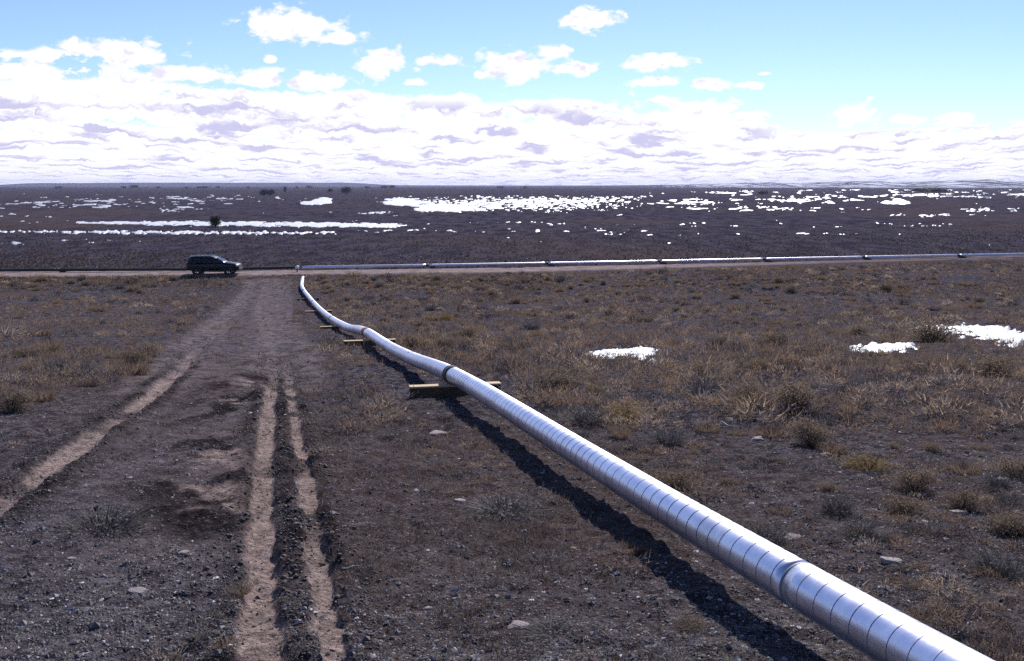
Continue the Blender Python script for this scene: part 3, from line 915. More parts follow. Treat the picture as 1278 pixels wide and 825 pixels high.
# ------------------------------------------------------------------ snow
def snow_sheet(name, u0, u1, v0, v1, nu, nv, fieldf, thick, label=None, cat=None, group=None, kind=None, lo=-0.12):
    """snow lying on the ground inside a window of view; the outline is where the sheet meets the soil"""
    us = np.linspace(u0, u1, nu); vs = np.linspace(v0, v1, nv)
    U, V_ = np.meshgrid(us, vs)
    f = fieldf(U, V_)
    keep = f > lo
    cell = keep[:-1, :-1] | keep[1:, :-1] | keep[:-1, 1:] | keep[1:, 1:]
    P = hit(U.ravel(), V_.ravel())
    zt = terrain(P[:, 0], P[:, 1])[0] if v1 > 310 else P[:, 2].copy()
    th = np.clip(f.ravel(), lo, 0.5)
    rr = np.hypot(P[:, 0], P[:, 1])
    P[:, 2] = zt + thick * np.where(th > 0, np.sqrt(np.maximum(th, 0) * 2), th * 4) + np.where(th > 0, 1, 0) * rr * 0.00015 + 0.01
    n = nu
    ii, jj = np.nonzero(cell)
    F = np.stack([ii * n + jj, ii * n + jj + 1, (ii + 1) * n + jj + 1, (ii + 1) * n + jj], -1)
    used = np.unique(F); remap = np.zeros(nu * nv, int); remap[used] = np.arange(len(used))
    V3 = P[used]
    c = V3.mean(0); c[2] = V3[:, 2].min()
    o = link(name, mesh_np(name, V3 - c, remap[F][:, ::-1], True), mat=M_THIN_SNOW if kind == 'stuff' else M_SNOW, loc=tuple(c))
    tag(o, label, cat, group, kind)
    return o
def ell(U, V_, lst):
    f = np.full(U.shape, -9.0)
    for (u, v, hw, hh) in lst:
        f = np.maximum(f, 1 - np.sqrt(((U - u) / hw) ** 2 + ((V_ - v) / hh) ** 2))
    return f
def near_snow(name_list, label, seed, pad=8):
    us = [q[0] - q[2] for q in name_list] + [q[0] + q[2] for q in name_list]
    vs = [q[1] - q[3] for q in name_list] + [q[1] + q[3] for q in name_list]
    snow_sheet('snow_patch', min(us) - pad, max(us) + pad, min(vs) - 3, max(vs) + 3, 150, 46,
               lambda U, V_: 0.6 * ell(U, V_, name_list) - 0.04 + 0.62 * fbm(U * 0.11, V_ * 0.5, 4, seed, 0.6), 0.07, label, 'snow', 'snow patches in the near brush')
near_snow([(757, 442, 24, 4.0), (772, 440, 16, 2.5)], 'left lobe of the small snow patches right of the near pipeline', 5)
near_snow([(803, 441.5, 17, 5)], 'small rounded snow patch beside dry grass right of the pipeline', 9)
near_snow([(1100, 434.5, 36, 5), (1122, 433, 18, 3.5)], 'narrow snow strip lying left of the biggest near snow patch', 13)
near_snow([(1220, 411, 36, 5), (1245, 416, 40, 8), (1270, 424, 24, 9), (1195, 414, 22, 3.5)], 'biggest near snow patch, at the right edge among brush', 21)
near_snow([(1158, 411, 22, 3)], 'thin snow strip behind dark brush beside the biggest near patch', 27)
near_snow([(814, 452, 6, 2.5)], 'tiny white snow scrap just below the small rounded snow patch', 31)

# long drifts and fields out on the plain
snow_sheet('snow_drift', 95, 515, 274, 290, 420, 60,
           lambda U, V_: 0.8 * np.minimum(1 - np.abs((V_ - 279.6 - 0.009 * (U - 300)) / (0.9 + 1.6 * sstep(U, 100, 230) * (1 - 0.25 * sstep(U, 440, 505)))), np.minimum((U - 103) / 60, (506 - U) / 40 + (V_ - 283) * .03)) - 0.06 + 0.8 * fbm(U * 0.11, V_ * 0.7, 4, 3, 0.6), 0.10,
           'longest snow drift, a solid white strip across the plain behind the car', 'snow')
snow_sheet('snow_drift', -20, 420, 286, 296, 460, 40,
           lambda U, V_: 0.75 * np.minimum(1 - np.abs((V_ - 290.2 - 0.004 * (U - 200)) / 1.3), np.minimum(1.2, (412 - U) / 60)) + 1.5 * fbm(U * 0.2, V_ * 0.5, 3, 8) - 0.50 + 0.38 * sstep(U, 60, 200) * (1 - sstep(U, 330, 380)), 0.12,
           'broken dotted snow strip in front of the longest drift behind the car', 'snow')
snow_sheet('snow_field', 470, 800, 244, 268, 420, 90,
           lambda U, V_: 0.9 * ell(U, V_, [(580, 256, 62, 5.5), (560, 261.5, 42, 3.0), (640, 254, 90, 5.5), (700, 250.5, 90, 2.8), (508, 252.5, 30, 4), (505, 249, 24, 2)]) + 0.55 * fbm(U * 0.16, V_ * 0.75, 4, 15) + (1.9 * fbm(U * .26, V_ * 1.0, 3, 16) - .3) * sstep(U - 7 * (V_ - 256), 545, 590) - 0.04, 0.14,
           'widest speckled snow field near the horizon in the middle of the view', 'snow')
snow_sheet('snow_field', 375, 420, 244, 259, 140, 60,
           lambda U, V_: 0.9 * ell(U - 0.5 * (252 - V_), V_, [(392, 253.3, 18, 2.4), (401, 250.5, 12, 3.6)]) + 0.42 * fbm(U * 0.15, V_ * 0.6, 4, 19), 0.16,
           'small solid white snow field above the right end of the longest drift', 'snow')
snow_sheet('snow_field', 1095, 1150, 245, 259, 140, 60,
           lambda U, V_: 0.9 * ell(U + 1.5 * (252 - V_), V_, [(1116, 252.8, 18, 2.2), (1124, 251, 8, 3)]) + 0.42 * fbm(U * 0.15, V_ * 0.6, 4, 29), 0.16,
           'small bright snow field far out at the right', 'snow')
REG = [(150, 251, 190, 4), (90, 256, 130, 4), (20, 253, 60, 4), (225, 261, 26, 4.5), (60, 268, 60, 2.5), (240, 247, 110, 4), (470, 265, 50, 2.5), (560, 288, 130, 2.2), (720, 288, 130, 3),
       (870, 252, 60, 5), (865, 260, 60, 3), (930, 258, 50, 3), (1010, 250, 110, 4.5), (1060, 246, 110, 4), (1190, 244, 120, 4), (1240, 262, 60, 3.5), (1180, 268, 110, 2), (990, 262, 130, 3), (880, 280, 60, 3),
       (1150, 239, 200, 3.5), (920, 241, 110, 3), (800, 246, 60, 3), (30, 277, 60, 2), (10, 303, 40, 3), (100, 301, 80, 2.5), (600, 301, 60, 2), (460, 321, 30, 2), (1120, 281, 80, 2), (1030, 292, 60, 2), (820, 292, 80, 2), (700, 280, 300, 3)]
W8 = [.75, .8, .8, .95, .45, .85, .6, .5, .5, .95, .7, .7, .85, .85, .9, .9, .55, .5, .5, .75, .6, .5, .5, .45, .45, .4, .4, .35, .4, .4, .25]
def scatter_field(U, V_):
    f = np.full(U.shape, -1.0)
    for (u, v, hw, hh), w in zip(REG, W8):
        f = np.maximum(f, w * np.clip(1.25 - np.sqrt(((U - u) / hw) ** 2 + ((V_ - v) / hh) ** 2), -1, 1))
    U2 = U + 7 * fbm(U * .05, V_ * .5, 2, 77); V2 = V_ + 1.2 * fbm(U * .06, V_ * .4, 2, 78)
    n = 0.8 * fbm(U2 * 0.06, V2 * 0.75, 3, 37, 0.6) + 0.42 * fbm(U2 * .25 + V2 * .3, V2 * 1.1, 2, 44)
    return 0.66 * f - 0.80 + 1.15 * n
snow_sheet('scattered_snow', -30, 1310, 236.5, 306, 1700, 210, scatter_field, 0.12, 'thin scattered snow scraps lying between brush over the far plain', kind='stuff', lo=-0.05)

def on_snow(u, v):
    return ell(np.asarray(u, float), np.asarray(v, float), [(765, 442, 28, 5), (803, 442, 17, 6), (1102, 434.5, 34, 5), (1240, 416, 62, 11), (1160, 411, 20, 4)]) > 0
# ------------------------------------------------------------------ plants
def blades(n, base_r, hmin, hmax, lean, width, seed, curve=0.3, up=0.0):
    """two-segment tapering blades spreading from a tuft; returns V, F(tri), height fraction"""
    r = np.random.default_rng(seed)
    a = r.uniform(0, 2 * np.pi, n); rad0 = base_r * np.sqrt(r.uniform(0, 1, n))
    b0 = np.stack([rad0 * np.cos(a), rad0 * np.sin(a), np.full(n, -0.01)], -1)
    a2 = a + r.normal(0, 0.5, n)
    ln = r.uniform(hmin, hmax, n)
    le = lean * r.uniform(0.15, 1, n)
    d1 = np.stack([np.cos(a2) * np.sin(le), np.sin(a2) * np.sin(le), np.cos(le)], -1)
    le2 = le + curve * r.uniform(0.3, 1, n)
    d2 = np.stack([np.cos(a2) * np.sin(le2), np.sin(a2) * np.sin(le2), np.cos(le2)], -1)
    m = b0 + d1 * (ln * 0.55)[:, None]; t = m + d2 * (ln * 0.45)[:, None]
    sa = r.uniform(0, np.pi, n)
    sd = np.stack([np.cos(sa), np.sin(sa), np.zeros(n)], -1) * (width * r.uniform(0.6, 1.3, n) / 2)[:, None]
    V = np.stack([b0 - sd, b0 + sd, m - sd * .8, m + sd * .8, t], 1).reshape(-1, 3)
    k = np.arange(n)[:, None] * 5
    F = np.concatenate([k + [0, 1, 3], k + [0, 3, 2], k + [2, 3, 4]])
    sh = np.repeat(r.uniform(0, 1, n), 5)
    return V, F, sh
def leaves(n, w, h, seed, size, zlow=0.25, flat=1.0):
    """small leaf triangles filling a clumped dome of half width w and height h"""
    r = np.random.default_rng(seed)
    k = 9
    ca = r.uniform(0, 2 * np.pi, k); cr = np.sqrt(r.uniform(0, 1, k)) * w * 0.62
    cc = np.stack([cr * np.cos(ca), cr * np.sin(ca), h * (0.45 + 0.4 * r.uniform(0, 1, k) * (1 - (cr / w) ** 2))], -1)
    pick = r.integers(0, k, n)
    p = cc[pick] + r.normal(0, 1, (n, 3)) * [w * 0.23, w * 0.23, h * 0.19]
    p[:, 2] = np.clip(p[:, 2], h * 0.06, h * 1.08)
    d1 = r.normal(0, 1, (n, 3)) + [0, 0, 0.7]; d1 /= np.linalg.norm(d1, axis=1)[:, None]
    d2 = np.cross(d1, r.normal(0, 1, (n, 3))); d2 /= np.linalg.norm(d2, axis=1)[:, None]
    s = size * r.uniform(0.6, 1.5, n)[:, None]
    V = np.stack([p - d2 * s * 0.28, p + d2 * s * 0.28, p + d1 * s], 1).reshape(-1, 3)
    F = np.arange(n * 3).reshape(-1, 3)
    return V, F, np.repeat(r.uniform(0, 1, n), 3)
def m_of(name, parts, mat):
    V, F, S_ = [], [], []; o = 0
    for v, f, s in parts:
        V.append(v); F.append(f + o); S_.append(s); o += len(v)
    me = mesh_np(name, np.vstack(V), np.vstack(F), False, dict(shade=np.concatenate(S_)))
    me.materials.append(mat)
    return me
# unit shrubs about 1 m wide; a kind = (stem mesh, crown mesh)
KINDS = {}
def make_kind(key, n, fn):
    KINDS[key] = [fn(k) for k in range(n)]
make_kind('sage', 5, lambda k: (m_of('stems', [blades(110, .07, .25, .62, 1.25, .012, 100 + k, .2)], M_TWIG), m_of('crown', [leaves(1700, .55, .5, 200 + k, .038), blades(160, .16, .35, .66, 1.15, .008, 300 + k, .25)], M_SAGE)))
make_kind('gold', 3, lambda k: (m_of('stems', [blades(90, .07, .2, .5, 1.2, .010, 400 + k, .2)], M_TWIG), m_of('crown', [blades(420, .22, .22, .55, 1.1, .012, 500 + k, .2), leaves(450, .5, .5, 550 + k, .04)], M_RABBIT)))
make_kind('tan', 4, lambda k: (m_of('stems', [blades(60, .15, .15, .35, 1.0, .014, 600 + k, .3)], M_TWIG), m_of('crown', [blades(420, .30, .3, .62, .75, .012, 650 + k, .35)], M_TAN)))
make_kind('grey', 4, lambda k: (m_of('stems', [blades(140, .12, .25, .6, 1.3, .010, 700 + k, .2)], M_TWIG), m_of('crown', [blades(330, .18, .25, .62, 1.25, .008, 750 + k, .2), leaves(380, .5, .42, 780 + k, .035)], M_GREY)))
def joined(key, k):
    st, cr = KINDS[key][k]
    me = cr.copy(); 
    bm = bmesh.new(); bm.from_mesh(me)
    n0 = len(bm.faces); bm.from_mesh(st); bm.faces.ensure_lookup_table()
    for f in bm.faces[n0:]: f.material_index = 1
    bm.to_mesh(me); bm.free()
    me.materials.append(M_TWIG); me.name = 'shrub'
    return me
JOINED = {k: [joined(k, i) for i in range(len(v))] for k, v in KINDS.items()}
NAMES = dict(sage='sagebrush', gold='golden_brush', tan='bunchgrass', grey='grey_brush')
CATS = dict(sage='shrub', gold='shrub', tan='grass clump', grey='shrub')
def big_shrub(u, v, wpx, key, label, hs=1.0):
    p = H1(u, v)
    w = wpx * p[1] / FPX
    i = random.randrange(len(KINDS[key]))
    o = link(NAMES[key], None, loc=(p[0], p[1], zat(p[0], p[1]) - 0.01), rot=(0, 0, random.uniform(0, 6.28)), scale=(w, w, w * hs))
    tag(o, label, CATS[key])
    st, cr = KINDS[key][i]
    link('stems', st, o); link('crown', cr, o)
    return p[0], p[1], w
placed = []
for a in [(990, 516, 84, 'sage', 'largest rounded brown sagebrush on the slope right of the pipeline', .95),
          (936, 506, 52, 'sage', 'rounded brown sagebrush touching the left side of the largest one', 1.0),
          (880, 493, 60, 'grey', 'low grey brush left of the two rounded sagebrushes', .6),
          (1082, 584, 84, 'gold', 'low golden brush with sunlit yellow tips right of the pipeline', .5),
          (1014, 553, 72, 'sage', 'open brown bush on a short stem just below the largest sagebrush', .85),
          (948, 462, 34, 'gold', 'small yellow-topped bush above the two rounded sagebrushes', 1.0),
          (835, 551, 66, 'grey', 'straggly brown-grey brush between the pipeline and the open brown bush', .75),
          (774, 545, 30, 'tan', 'little tan grass clump just right of the pipeline, beside straggly brush', .9),
          (1128, 637, 70, 'sage', 'dark matted sagebrush below the golden brush', .65),
          (1200, 632, 62, 'sage', 'dark sagebrush right of the matted one, with a pale stone at its foot', .75),
          (1246, 712, 104, 'grey', 'broad silver-grey brush at the right edge near the pipeline end', .6),
          (1074, 668, 74, 'grey', 'grey brush just right of the pipeline, above a bent pale stone', .55),
          (880, 470, 36, 'tan', 'tall orange-tan grass clump right of the small snow patches', 1.35),
          (1180, 464, 62, 'tan', 'wide tan grass clump below the biggest near snow patch', .8),
          (1240, 468, 70, 'sage', 'dark sagebrush below the biggest near snow patch at the right', .7),
          (1165, 426, 86, 'sage', 'dark brush with snow behind it, left of the biggest near snow patch', .6),
          (630, 640, 124, 'grey', 'wide low grey brush left of the pipeline shadow', .32),
          (786, 690, 46, 'tan', 'short tan grass clump at the edge of the pipeline shadow', .5),
          (130, 662, 150, 'grey', 'wide low dark brush left of the wheel ruts', .38),
          (300, 745, 40, 'tan', 'dead grass clump at the left lip of the main wheel rut', .5),
          (1105, 362, 30, 'sage', 'dark round bush in front of the dirt road at the right', .7),
          (60, 438, 44, 'tan', 'tan grass clump with a dark foot on the slope at the far left', .8),
          (545, 350, 18, 'sage', 'small dark bush just in front of the dirt road, right of the pipeline bend', .7),
          (690, 790, 110, 'grey', 'thin pale twiggy brush near the bottom edge left of the pipeline shadow', .25),
          (860, 780, 60, 'sage', 'small dark brush at the bottom edge inside the pipeline shadow side', .35)]:
    placed.append(big_shrub(*a))

# about 270 more shrubs, each an object of its own
def density_ok(x, y, n):
    return fbm(np.array([x * 0.12]), np.array([y * 0.12]), 3, 91)[0] > n
KIND_WORDS = dict(sage='brown sagebrush', grey='small grey brush', tan='tan dry grass clump', gold='small golden brush')
LANDMARKS = [(990, 500, 'the largest rounded sagebrush'), (1082, 575, 'the low golden brush'), (1128, 625, 'the dark matted sagebrush'), (1246, 695, 'the broad silver-grey brush'),
             (1235, 414, 'the biggest near snow patch'), (1100, 434, 'the narrow near snow strip'), (780, 441, 'the small near snow patches'), (1105, 358, 'the dark bush before the road'),
             (545, 346, 'the bush near the pipeline bend'), (565, 480, 'the nearest timber sleeper'), (458, 418, 'the orange-taped pipe joint'), (265, 338, 'the parked car'),
             (60, 430, 'the tan clump at far left'), (130, 645, 'the wide low dark brush'), (180, 498, 'the far end of the left rut'), (880, 455, 'the tall orange-tan grass clump'),
             (640, 331, 'the dirt road at mid picture'), (850, 328, 'the dirt road right of mid picture'), (1240, 319, 'the road at the right edge'), (60, 341, 'the road at the left edge'), (378, 348, 'the pipeline end'), (700, 395, 'the open slope above the small snow'), (1000, 395, 'the slope above the narrow snow')]
ORD = ['nearest', 'second nearest', 'third nearest', 'fourth nearest', 'fifth nearest', 'sixth nearest', 'seventh nearest', 'eighth nearest', 'ninth nearest', 'tenth nearest', 'eleventh nearest', 'twelfth nearest']
generic = []
def label_generic():
    rows = {}
    for o, key, u, v, right in generic:
        d, lu, lv, nm = min((math.hypot(u - a, (v - b) * 2.2), a, b, n_) for a, b, n_ in LANDMARKS)
        if abs(u - lu) >= abs(v - lv) * 2.2: side = 'right of' if u > lu else 'left of'
        else: side = 'above' if v < lv else 'below'
        rows.setdefault((key, side, nm), []).append((d, o, right))
    for (key, side, nm), lst in rows.items():
        lst.sort(key=lambda q: q[0])
        for k, (d, o, right) in enumerate(lst):
            tag(o, '%s, %s one %s %s' % (KIND_WORDS[key], ORD[min(k, 11)], side, nm), CATS[key], 'shrubs and grass clumps right of the pipeline' if right else 'shrubs and grass clumps left of the wheel tracks')
NC = 2600
cu = rng.uniform(8, 1270, NC); cv = 349 + 330 * rng.random(NC) ** 2.6
CP = hit(cu, cv); CZ = terrain(CP[:, 0], CP[:, 1])[0]
CDN = fbm(CP[:, 0] * 0.12, CP[:, 1] * 0.12, 3, 91)
count = 0
for (x, y, _), zt, dn, gu, gv in zip(CP, CZ, CDN, cu, cv):
    if count >= 270: break
    xp = float(np.interp(y, PATH[:, 1], PATH[:, 0]))
    right = x > xp
    if abs(x - xp) < 0.9: continue
    xl = float(np.interp(y, np.concatenate([RUT_C[:, 1], WORN[0][1:, 1]]), np.concatenate([RUT_C[:, 0], WORN[0][1:, 0]])))
    if not right and x > xl - 0.9: continue
    if dn < (-0.25 if right else -0.1) or on_snow(gu, gv): continue
    w = random.choice((.5, .65, .85, 1.05, 1.35)) * (0.55 + 0.45 * min(1, y / 40))
    if y < 13: w *= 0.6
    if any((x - a) ** 2 + (y - b) ** 2 < ((w + c) * .42) ** 2 for a, b, c in placed): continue
    key = random.choices(('sage', 'tan', 'grey', 'gold'), (4, 5, 2, .8) if right else (3, 4, 1, .6))[0]
    me = random.choice(JOINED[key])
    o = bpy.data.objects.new(NAMES[key], me); col.objects.link(o)
    o.location = (x, y, zt - 0.015); o.rotation_euler = (0, 0, random.uniform(0, 6.28))
    o.scale = (w, w, w * random.uniform(.5, .9))
    generic.append((o, key, gu, gv, right))
    placed.append((x, y, w)); count += 1
label_generic()

# dry grass and low brush as ground cover (uncountable)
VMIN = lambda u: np.interp(u, [0, 640, 850, 1000, 1278], [346, 342, 337, 333, 325.5])
def scatter_cover():
    N0 = 95000
    u = rng.uniform(-60, 1340, N0)
    v = VMIN(u) + (865 - VMIN(u)) * rng.random(N0) ** 1.9
    P = hit(u, v)
    x, y = P[:, 0], P[:, 1]
    zt, rut, churn, road, worn = terrain(x, y)
    xp = np.interp(y, PATH[:, 1], PATH[:, 0])
    right = x > xp
    dn = fbm(x * 0.25, y * 0.25, 4, 51) + 0.5 * fbm(x * 1.3, y * 1.3, 3, 57)
    lush = sstep(y, 17, 26) * np.where(right, 1.0, 0.8)
    keep = (dn + lush * 0.5 + rng.uniform(-.3, .3, N0) > 0.34) & (rut < 0.25) & (road < 0.3) & (np.abs(x - xp) > 0.10) & (churn < 0.6)
    keep &= ~(on_snow(u, v) & (rng.random(N0) < .8))
    keep &= ~((worn > 0.35) & (rng.random(N0) < 0.85))
    x, y, zt, right, lush = x[keep], y[keep], zt[keep], right[keep], lush[keep]
    n = len(x); nb = 8
    h = np.where(lush > 0.5, rng.uniform(0.08, 0.28, n), rng.uniform(0.03, 0.11, n)) * (1 - 0.25 * (~right))
    wd = np.maximum(0.0035, y * 0.00035)
    a = rng.uniform(0, 2 * np.pi, (n, nb)); le = rng.uniform(0.1, 1.15, (n, nb)); ln = h[:, None] * rng.uniform(.6, 1.3, (n, nb))
    spread = (h * 0.45)[:, None] * rng.random((n, nb))
    bx = x[:, None] + spread * np.cos(a); by = y[:, None] + spread * np.sin(a); bz = np.repeat(zt[:, None] - 0.008, nb, 1)
    tx = bx + ln * np.sin(le) * np.cos(a); ty = by + ln * np.sin(le) * np.sin(a); tz = bz + ln * np.cos(le)
    sa = rng.uniform(0, np.pi, (n, nb)); sx = np.cos(sa) * wd[:, None]; sy = np.sin(sa) * wd[:, None]
    V = np.stack([np.stack([bx - sx, by - sy, bz], -1), np.stack([bx + sx, by + sy, bz], -1), np.stack([tx, ty, tz], -1)], 2).reshape(-1, 3)
    F = np.arange(len(V)).reshape(-1, 3)
    pal = np.array([[.09, .07, .066], [.14, .105, .09], [.20, .155, .13], [.13, .115, .118], [.16, .108, .085]])
    far_pal = np.array([[.16, .112, .085], [.25, .172, .120], [.34, .242, .160], [.13, .114, .115], [.25, .155, .100]])
    pick = rng.integers(0, 5, n)
    big = fbm(x * 0.15, y * 0.15, 3, 63)[:, None]
    c = np.where((lush > 0.5)[:, None], far_pal[pick], pal[pick]) * (1 + 0.35 * big) * rng.uniform(.75, 1.25, (n, 1))
    colr = np.repeat(c, nb * 3, 0)
    # broken straw lying about
    m_ = 26000
    P2 = hit(rng.uniform(-40, 1320, m_), 425 + 440 * rng.random(m_)); x2, y2 = P2[:, 0], P2[:, 1]
    z2, r2 = terrain(x2, y2)[:2]
    an = rng.uniform(0, 6.28, m_); l2 = np.exp(rng.normal(-3.1, .5, m_)); w2 = np.maximum(.0016, y2 * .00022)
    ux, uy = np.cos(an) * l2, np.sin(an) * l2; px, py = -np.sin(an) * w2, np.cos(an) * w2
    V2 = np.stack([np.stack([x2 - px, y2 - py, z2 + .006], -1), np.stack([x2 + px, y2 + py, z2 + .006], -1), np.stack([x2 + ux, y2 + uy, z2 + .012 + l2 * rng.uniform(0, .5, m_)], -1)], 1).reshape(-1, 3)
    c2 = np.array([[.30, .24, .20], [.16, .115, .085], [.42, .37, .34], [.09, .065, .05]])[rng.choice(4, m_, p=[.3, .35, .1, .25])] * rng.uniform(.7, 1.2, (m_, 1))
    V = np.vstack([V, V2]); F = np.arange(len(V)).reshape(-1, 3); colr = np.vstack([colr, np.repeat(c2, 3, 0)])
    o = link('dry_grass', mesh_np('dry_grass', V, F, False, colors=colr), mat=M_GRASS)
    tag(o, 'short dry tan and brown grass covering the slope', kind='stuff')
scatter_cover()

def scatter_scrub():
    N0, N1 = 5200, 2400
    N = N0 + N1; u = rng.uniform(-40, 1320, N)
    v = np.concatenate([VMIN(u[:N0]) + 1 + (536 - VMIN(u[:N0])) * rng.random(N0) ** 1.35, 480 + 360 * rng.random(N1)]); small = np.arange(N) >= N0
    P = hit(u, v); x, y = P[:, 0], P[:, 1]
    zt, rut, churn, road, worn = terrain(x, y)
    xp = np.interp(y, PATH[:, 1], PATH[:, 0]); right = x > xp
    dn = fbm(x * 0.16, y * 0.16, 3, 351) + small * .4 * fbm(x * .9, y * .9, 3, 359)
    keep = (dn * 1.3 + rng.uniform(-.25, .25, N) > np.where(small, .12, np.where(right, -.04, .06))) & (worn < .2) & (rut < .1) & (road < .2) & (np.where(right, x - xp, xp - x) > np.where(small, .55, 1.1)) & ~on_snow(u, v)
    x, y, zt, small = x[keep], y[keep], zt[keep], small[keep]; n = len(x); nb = 105
    w = np.where(small, np.exp(rng.normal(-2.35, .4, n)), np.exp(rng.normal(-1.3, .42, n)) * (.6 + .4 * np.minimum(1, y / 40)))
    h = w * np.where(small, rng.uniform(.35, .8, n), rng.uniform(.55, 1.05, n))
    a = rng.uniform(0, 2 * np.pi, (n, nb)); le = np.arccos(rng.uniform(0, 1, (n, nb))); ln = rng.uniform(.25, 1, (n, nb)) ** .6 * (1 + .25 * np.sin(a * 3 + rng.uniform(0, 6, (n, 1))))
    px = x[:, None] + w[:, None] * ln * np.sin(le) * np.cos(a); py = y[:, None] + w[:, None] * ln * np.sin(le) * np.sin(a); pz = zt[:, None] + h[:, None] * (.05 + .85 * ln * np.cos(le))
    d = rng.normal(0, 1, (n, nb, 3)) * [.7, .7, .5] + np.stack([np.sin(le) * np.cos(a), np.sin(le) * np.sin(a), np.cos(le) + .5], -1); d /= np.linalg.norm(d, axis=2)[..., None]
    e = np.cross(d, rng.normal(0, 1, (n, nb, 3))); e /= np.linalg.norm(e, axis=2)[..., None]
    L = (w * .30)[:, None, None] * rng.uniform(.4, 1.2, (n, nb, 1)); q = np.maximum(w * .02, y * .00035)[:, None, None]
    c0 = np.stack([px, py, pz], -1)
    V = np.stack([c0 - e * q, c0 + e * q, c0 + d * L], 2)
    pal = np.array([[.22, .155, .115], [.42, .31, .22], [.15, .13, .14], [.05, .044, .055], [.30, .195, .125]])
    pick = np.where(small, rng.choice(5, n, p=[.25, .1, .3, .25, .1]), rng.choice(5, n, p=[.28, .2, .18, .18, .16]))
    c = pal[pick] * rng.uniform(.75, 1.25, (n, 1))
    cc = np.repeat(np.repeat(c[:, None, None, :], nb, 1), 3, 2) * rng.uniform(.65, 1.3, (n, nb, 1, 1))
    o = link('low_scrub', mesh_np('low_scrub', V.reshape(-1, 3), np.arange(n * nb * 3).reshape(-1, 3), False, colors=cc.reshape(-1, 3)), mat=M_GRASS)
    tag(o, 'countless small tan and grey scrub tufts over the slope', kind='stuff')
scatter_scrub()

def scatter_far_brush():
    N0 = 24000
    v = 278 + 62 * rng.random(N0) ** 0.75
    u = rng.uniform(-60, 1340, N0)
    P = hit(u, v); x, y = P[:, 0], P[:, 1]
    d, _, _ = pdist(x, y, ROAD)
    dn = fbm(x * 0.03, y * 0.03, 3, 151)
    keep = (d > 3.2) & (y > np.interp(x, ROAD[:, 0], ROAD[:, 1])) & (dn + rng.uniform(-.6, .6, N0) > -0.25)
    x, y = x[keep], y[keep]; n = len(x); zt = terrain(x, y)[0]
    nb = 12; w = rng.uniform(.15, .38, n); h = w * rng.uniform(.5, .8, n)
    a = rng.uniform(0, 2 * np.pi, (n, nb)); le = rng.uniform(.1, 1.3, (n, nb))
    ln = rng.uniform(.7, 1.2, (n, nb))
    bx = x[:, None] + 0.25 * w[:, None] * np.cos(a); by = y[:, None] + .25 * w[:, None] * np.sin(a); bz = np.repeat(zt[:, None] - .02, nb, 1)
    tx = bx + ln * np.sin(le) * np.cos(a) * w[:, None]; ty = by + ln * np.sin(le) * np.sin(a) * w[:, None]; tz = bz + ln * np.cos(le) * h[:, None] + .02
    sx = .16 * w[:, None] * np.cos(a + 1.57); sy = .16 * w[:, None] * np.sin(a + 1.57)
    V = np.stack([np.stack([bx - sx, by - sy, bz], -1), np.stack([bx + sx, by + sy, bz], -1), np.stack([tx, ty, tz], -1)], 2).reshape(-1, 3)
    pal = np.array([[.075, .060, .064], [.095, .075, .070], [.14, .095, .07], [.055, .046, .054]])
    c = pal[rng.integers(0, 4, n)] * rng.uniform(.8, 1.2, (n, 1))
    o = link('far_brush', mesh_np('far_brush', V, np.arange(len(V)).reshape(-1, 3), False, colors=np.repeat(c, nb * 3, 0)), mat=M_GRASS)
    tag(o, 'low dark scrub covering the plain beyond the dirt road', kind='stuff')
scatter_far_brush()

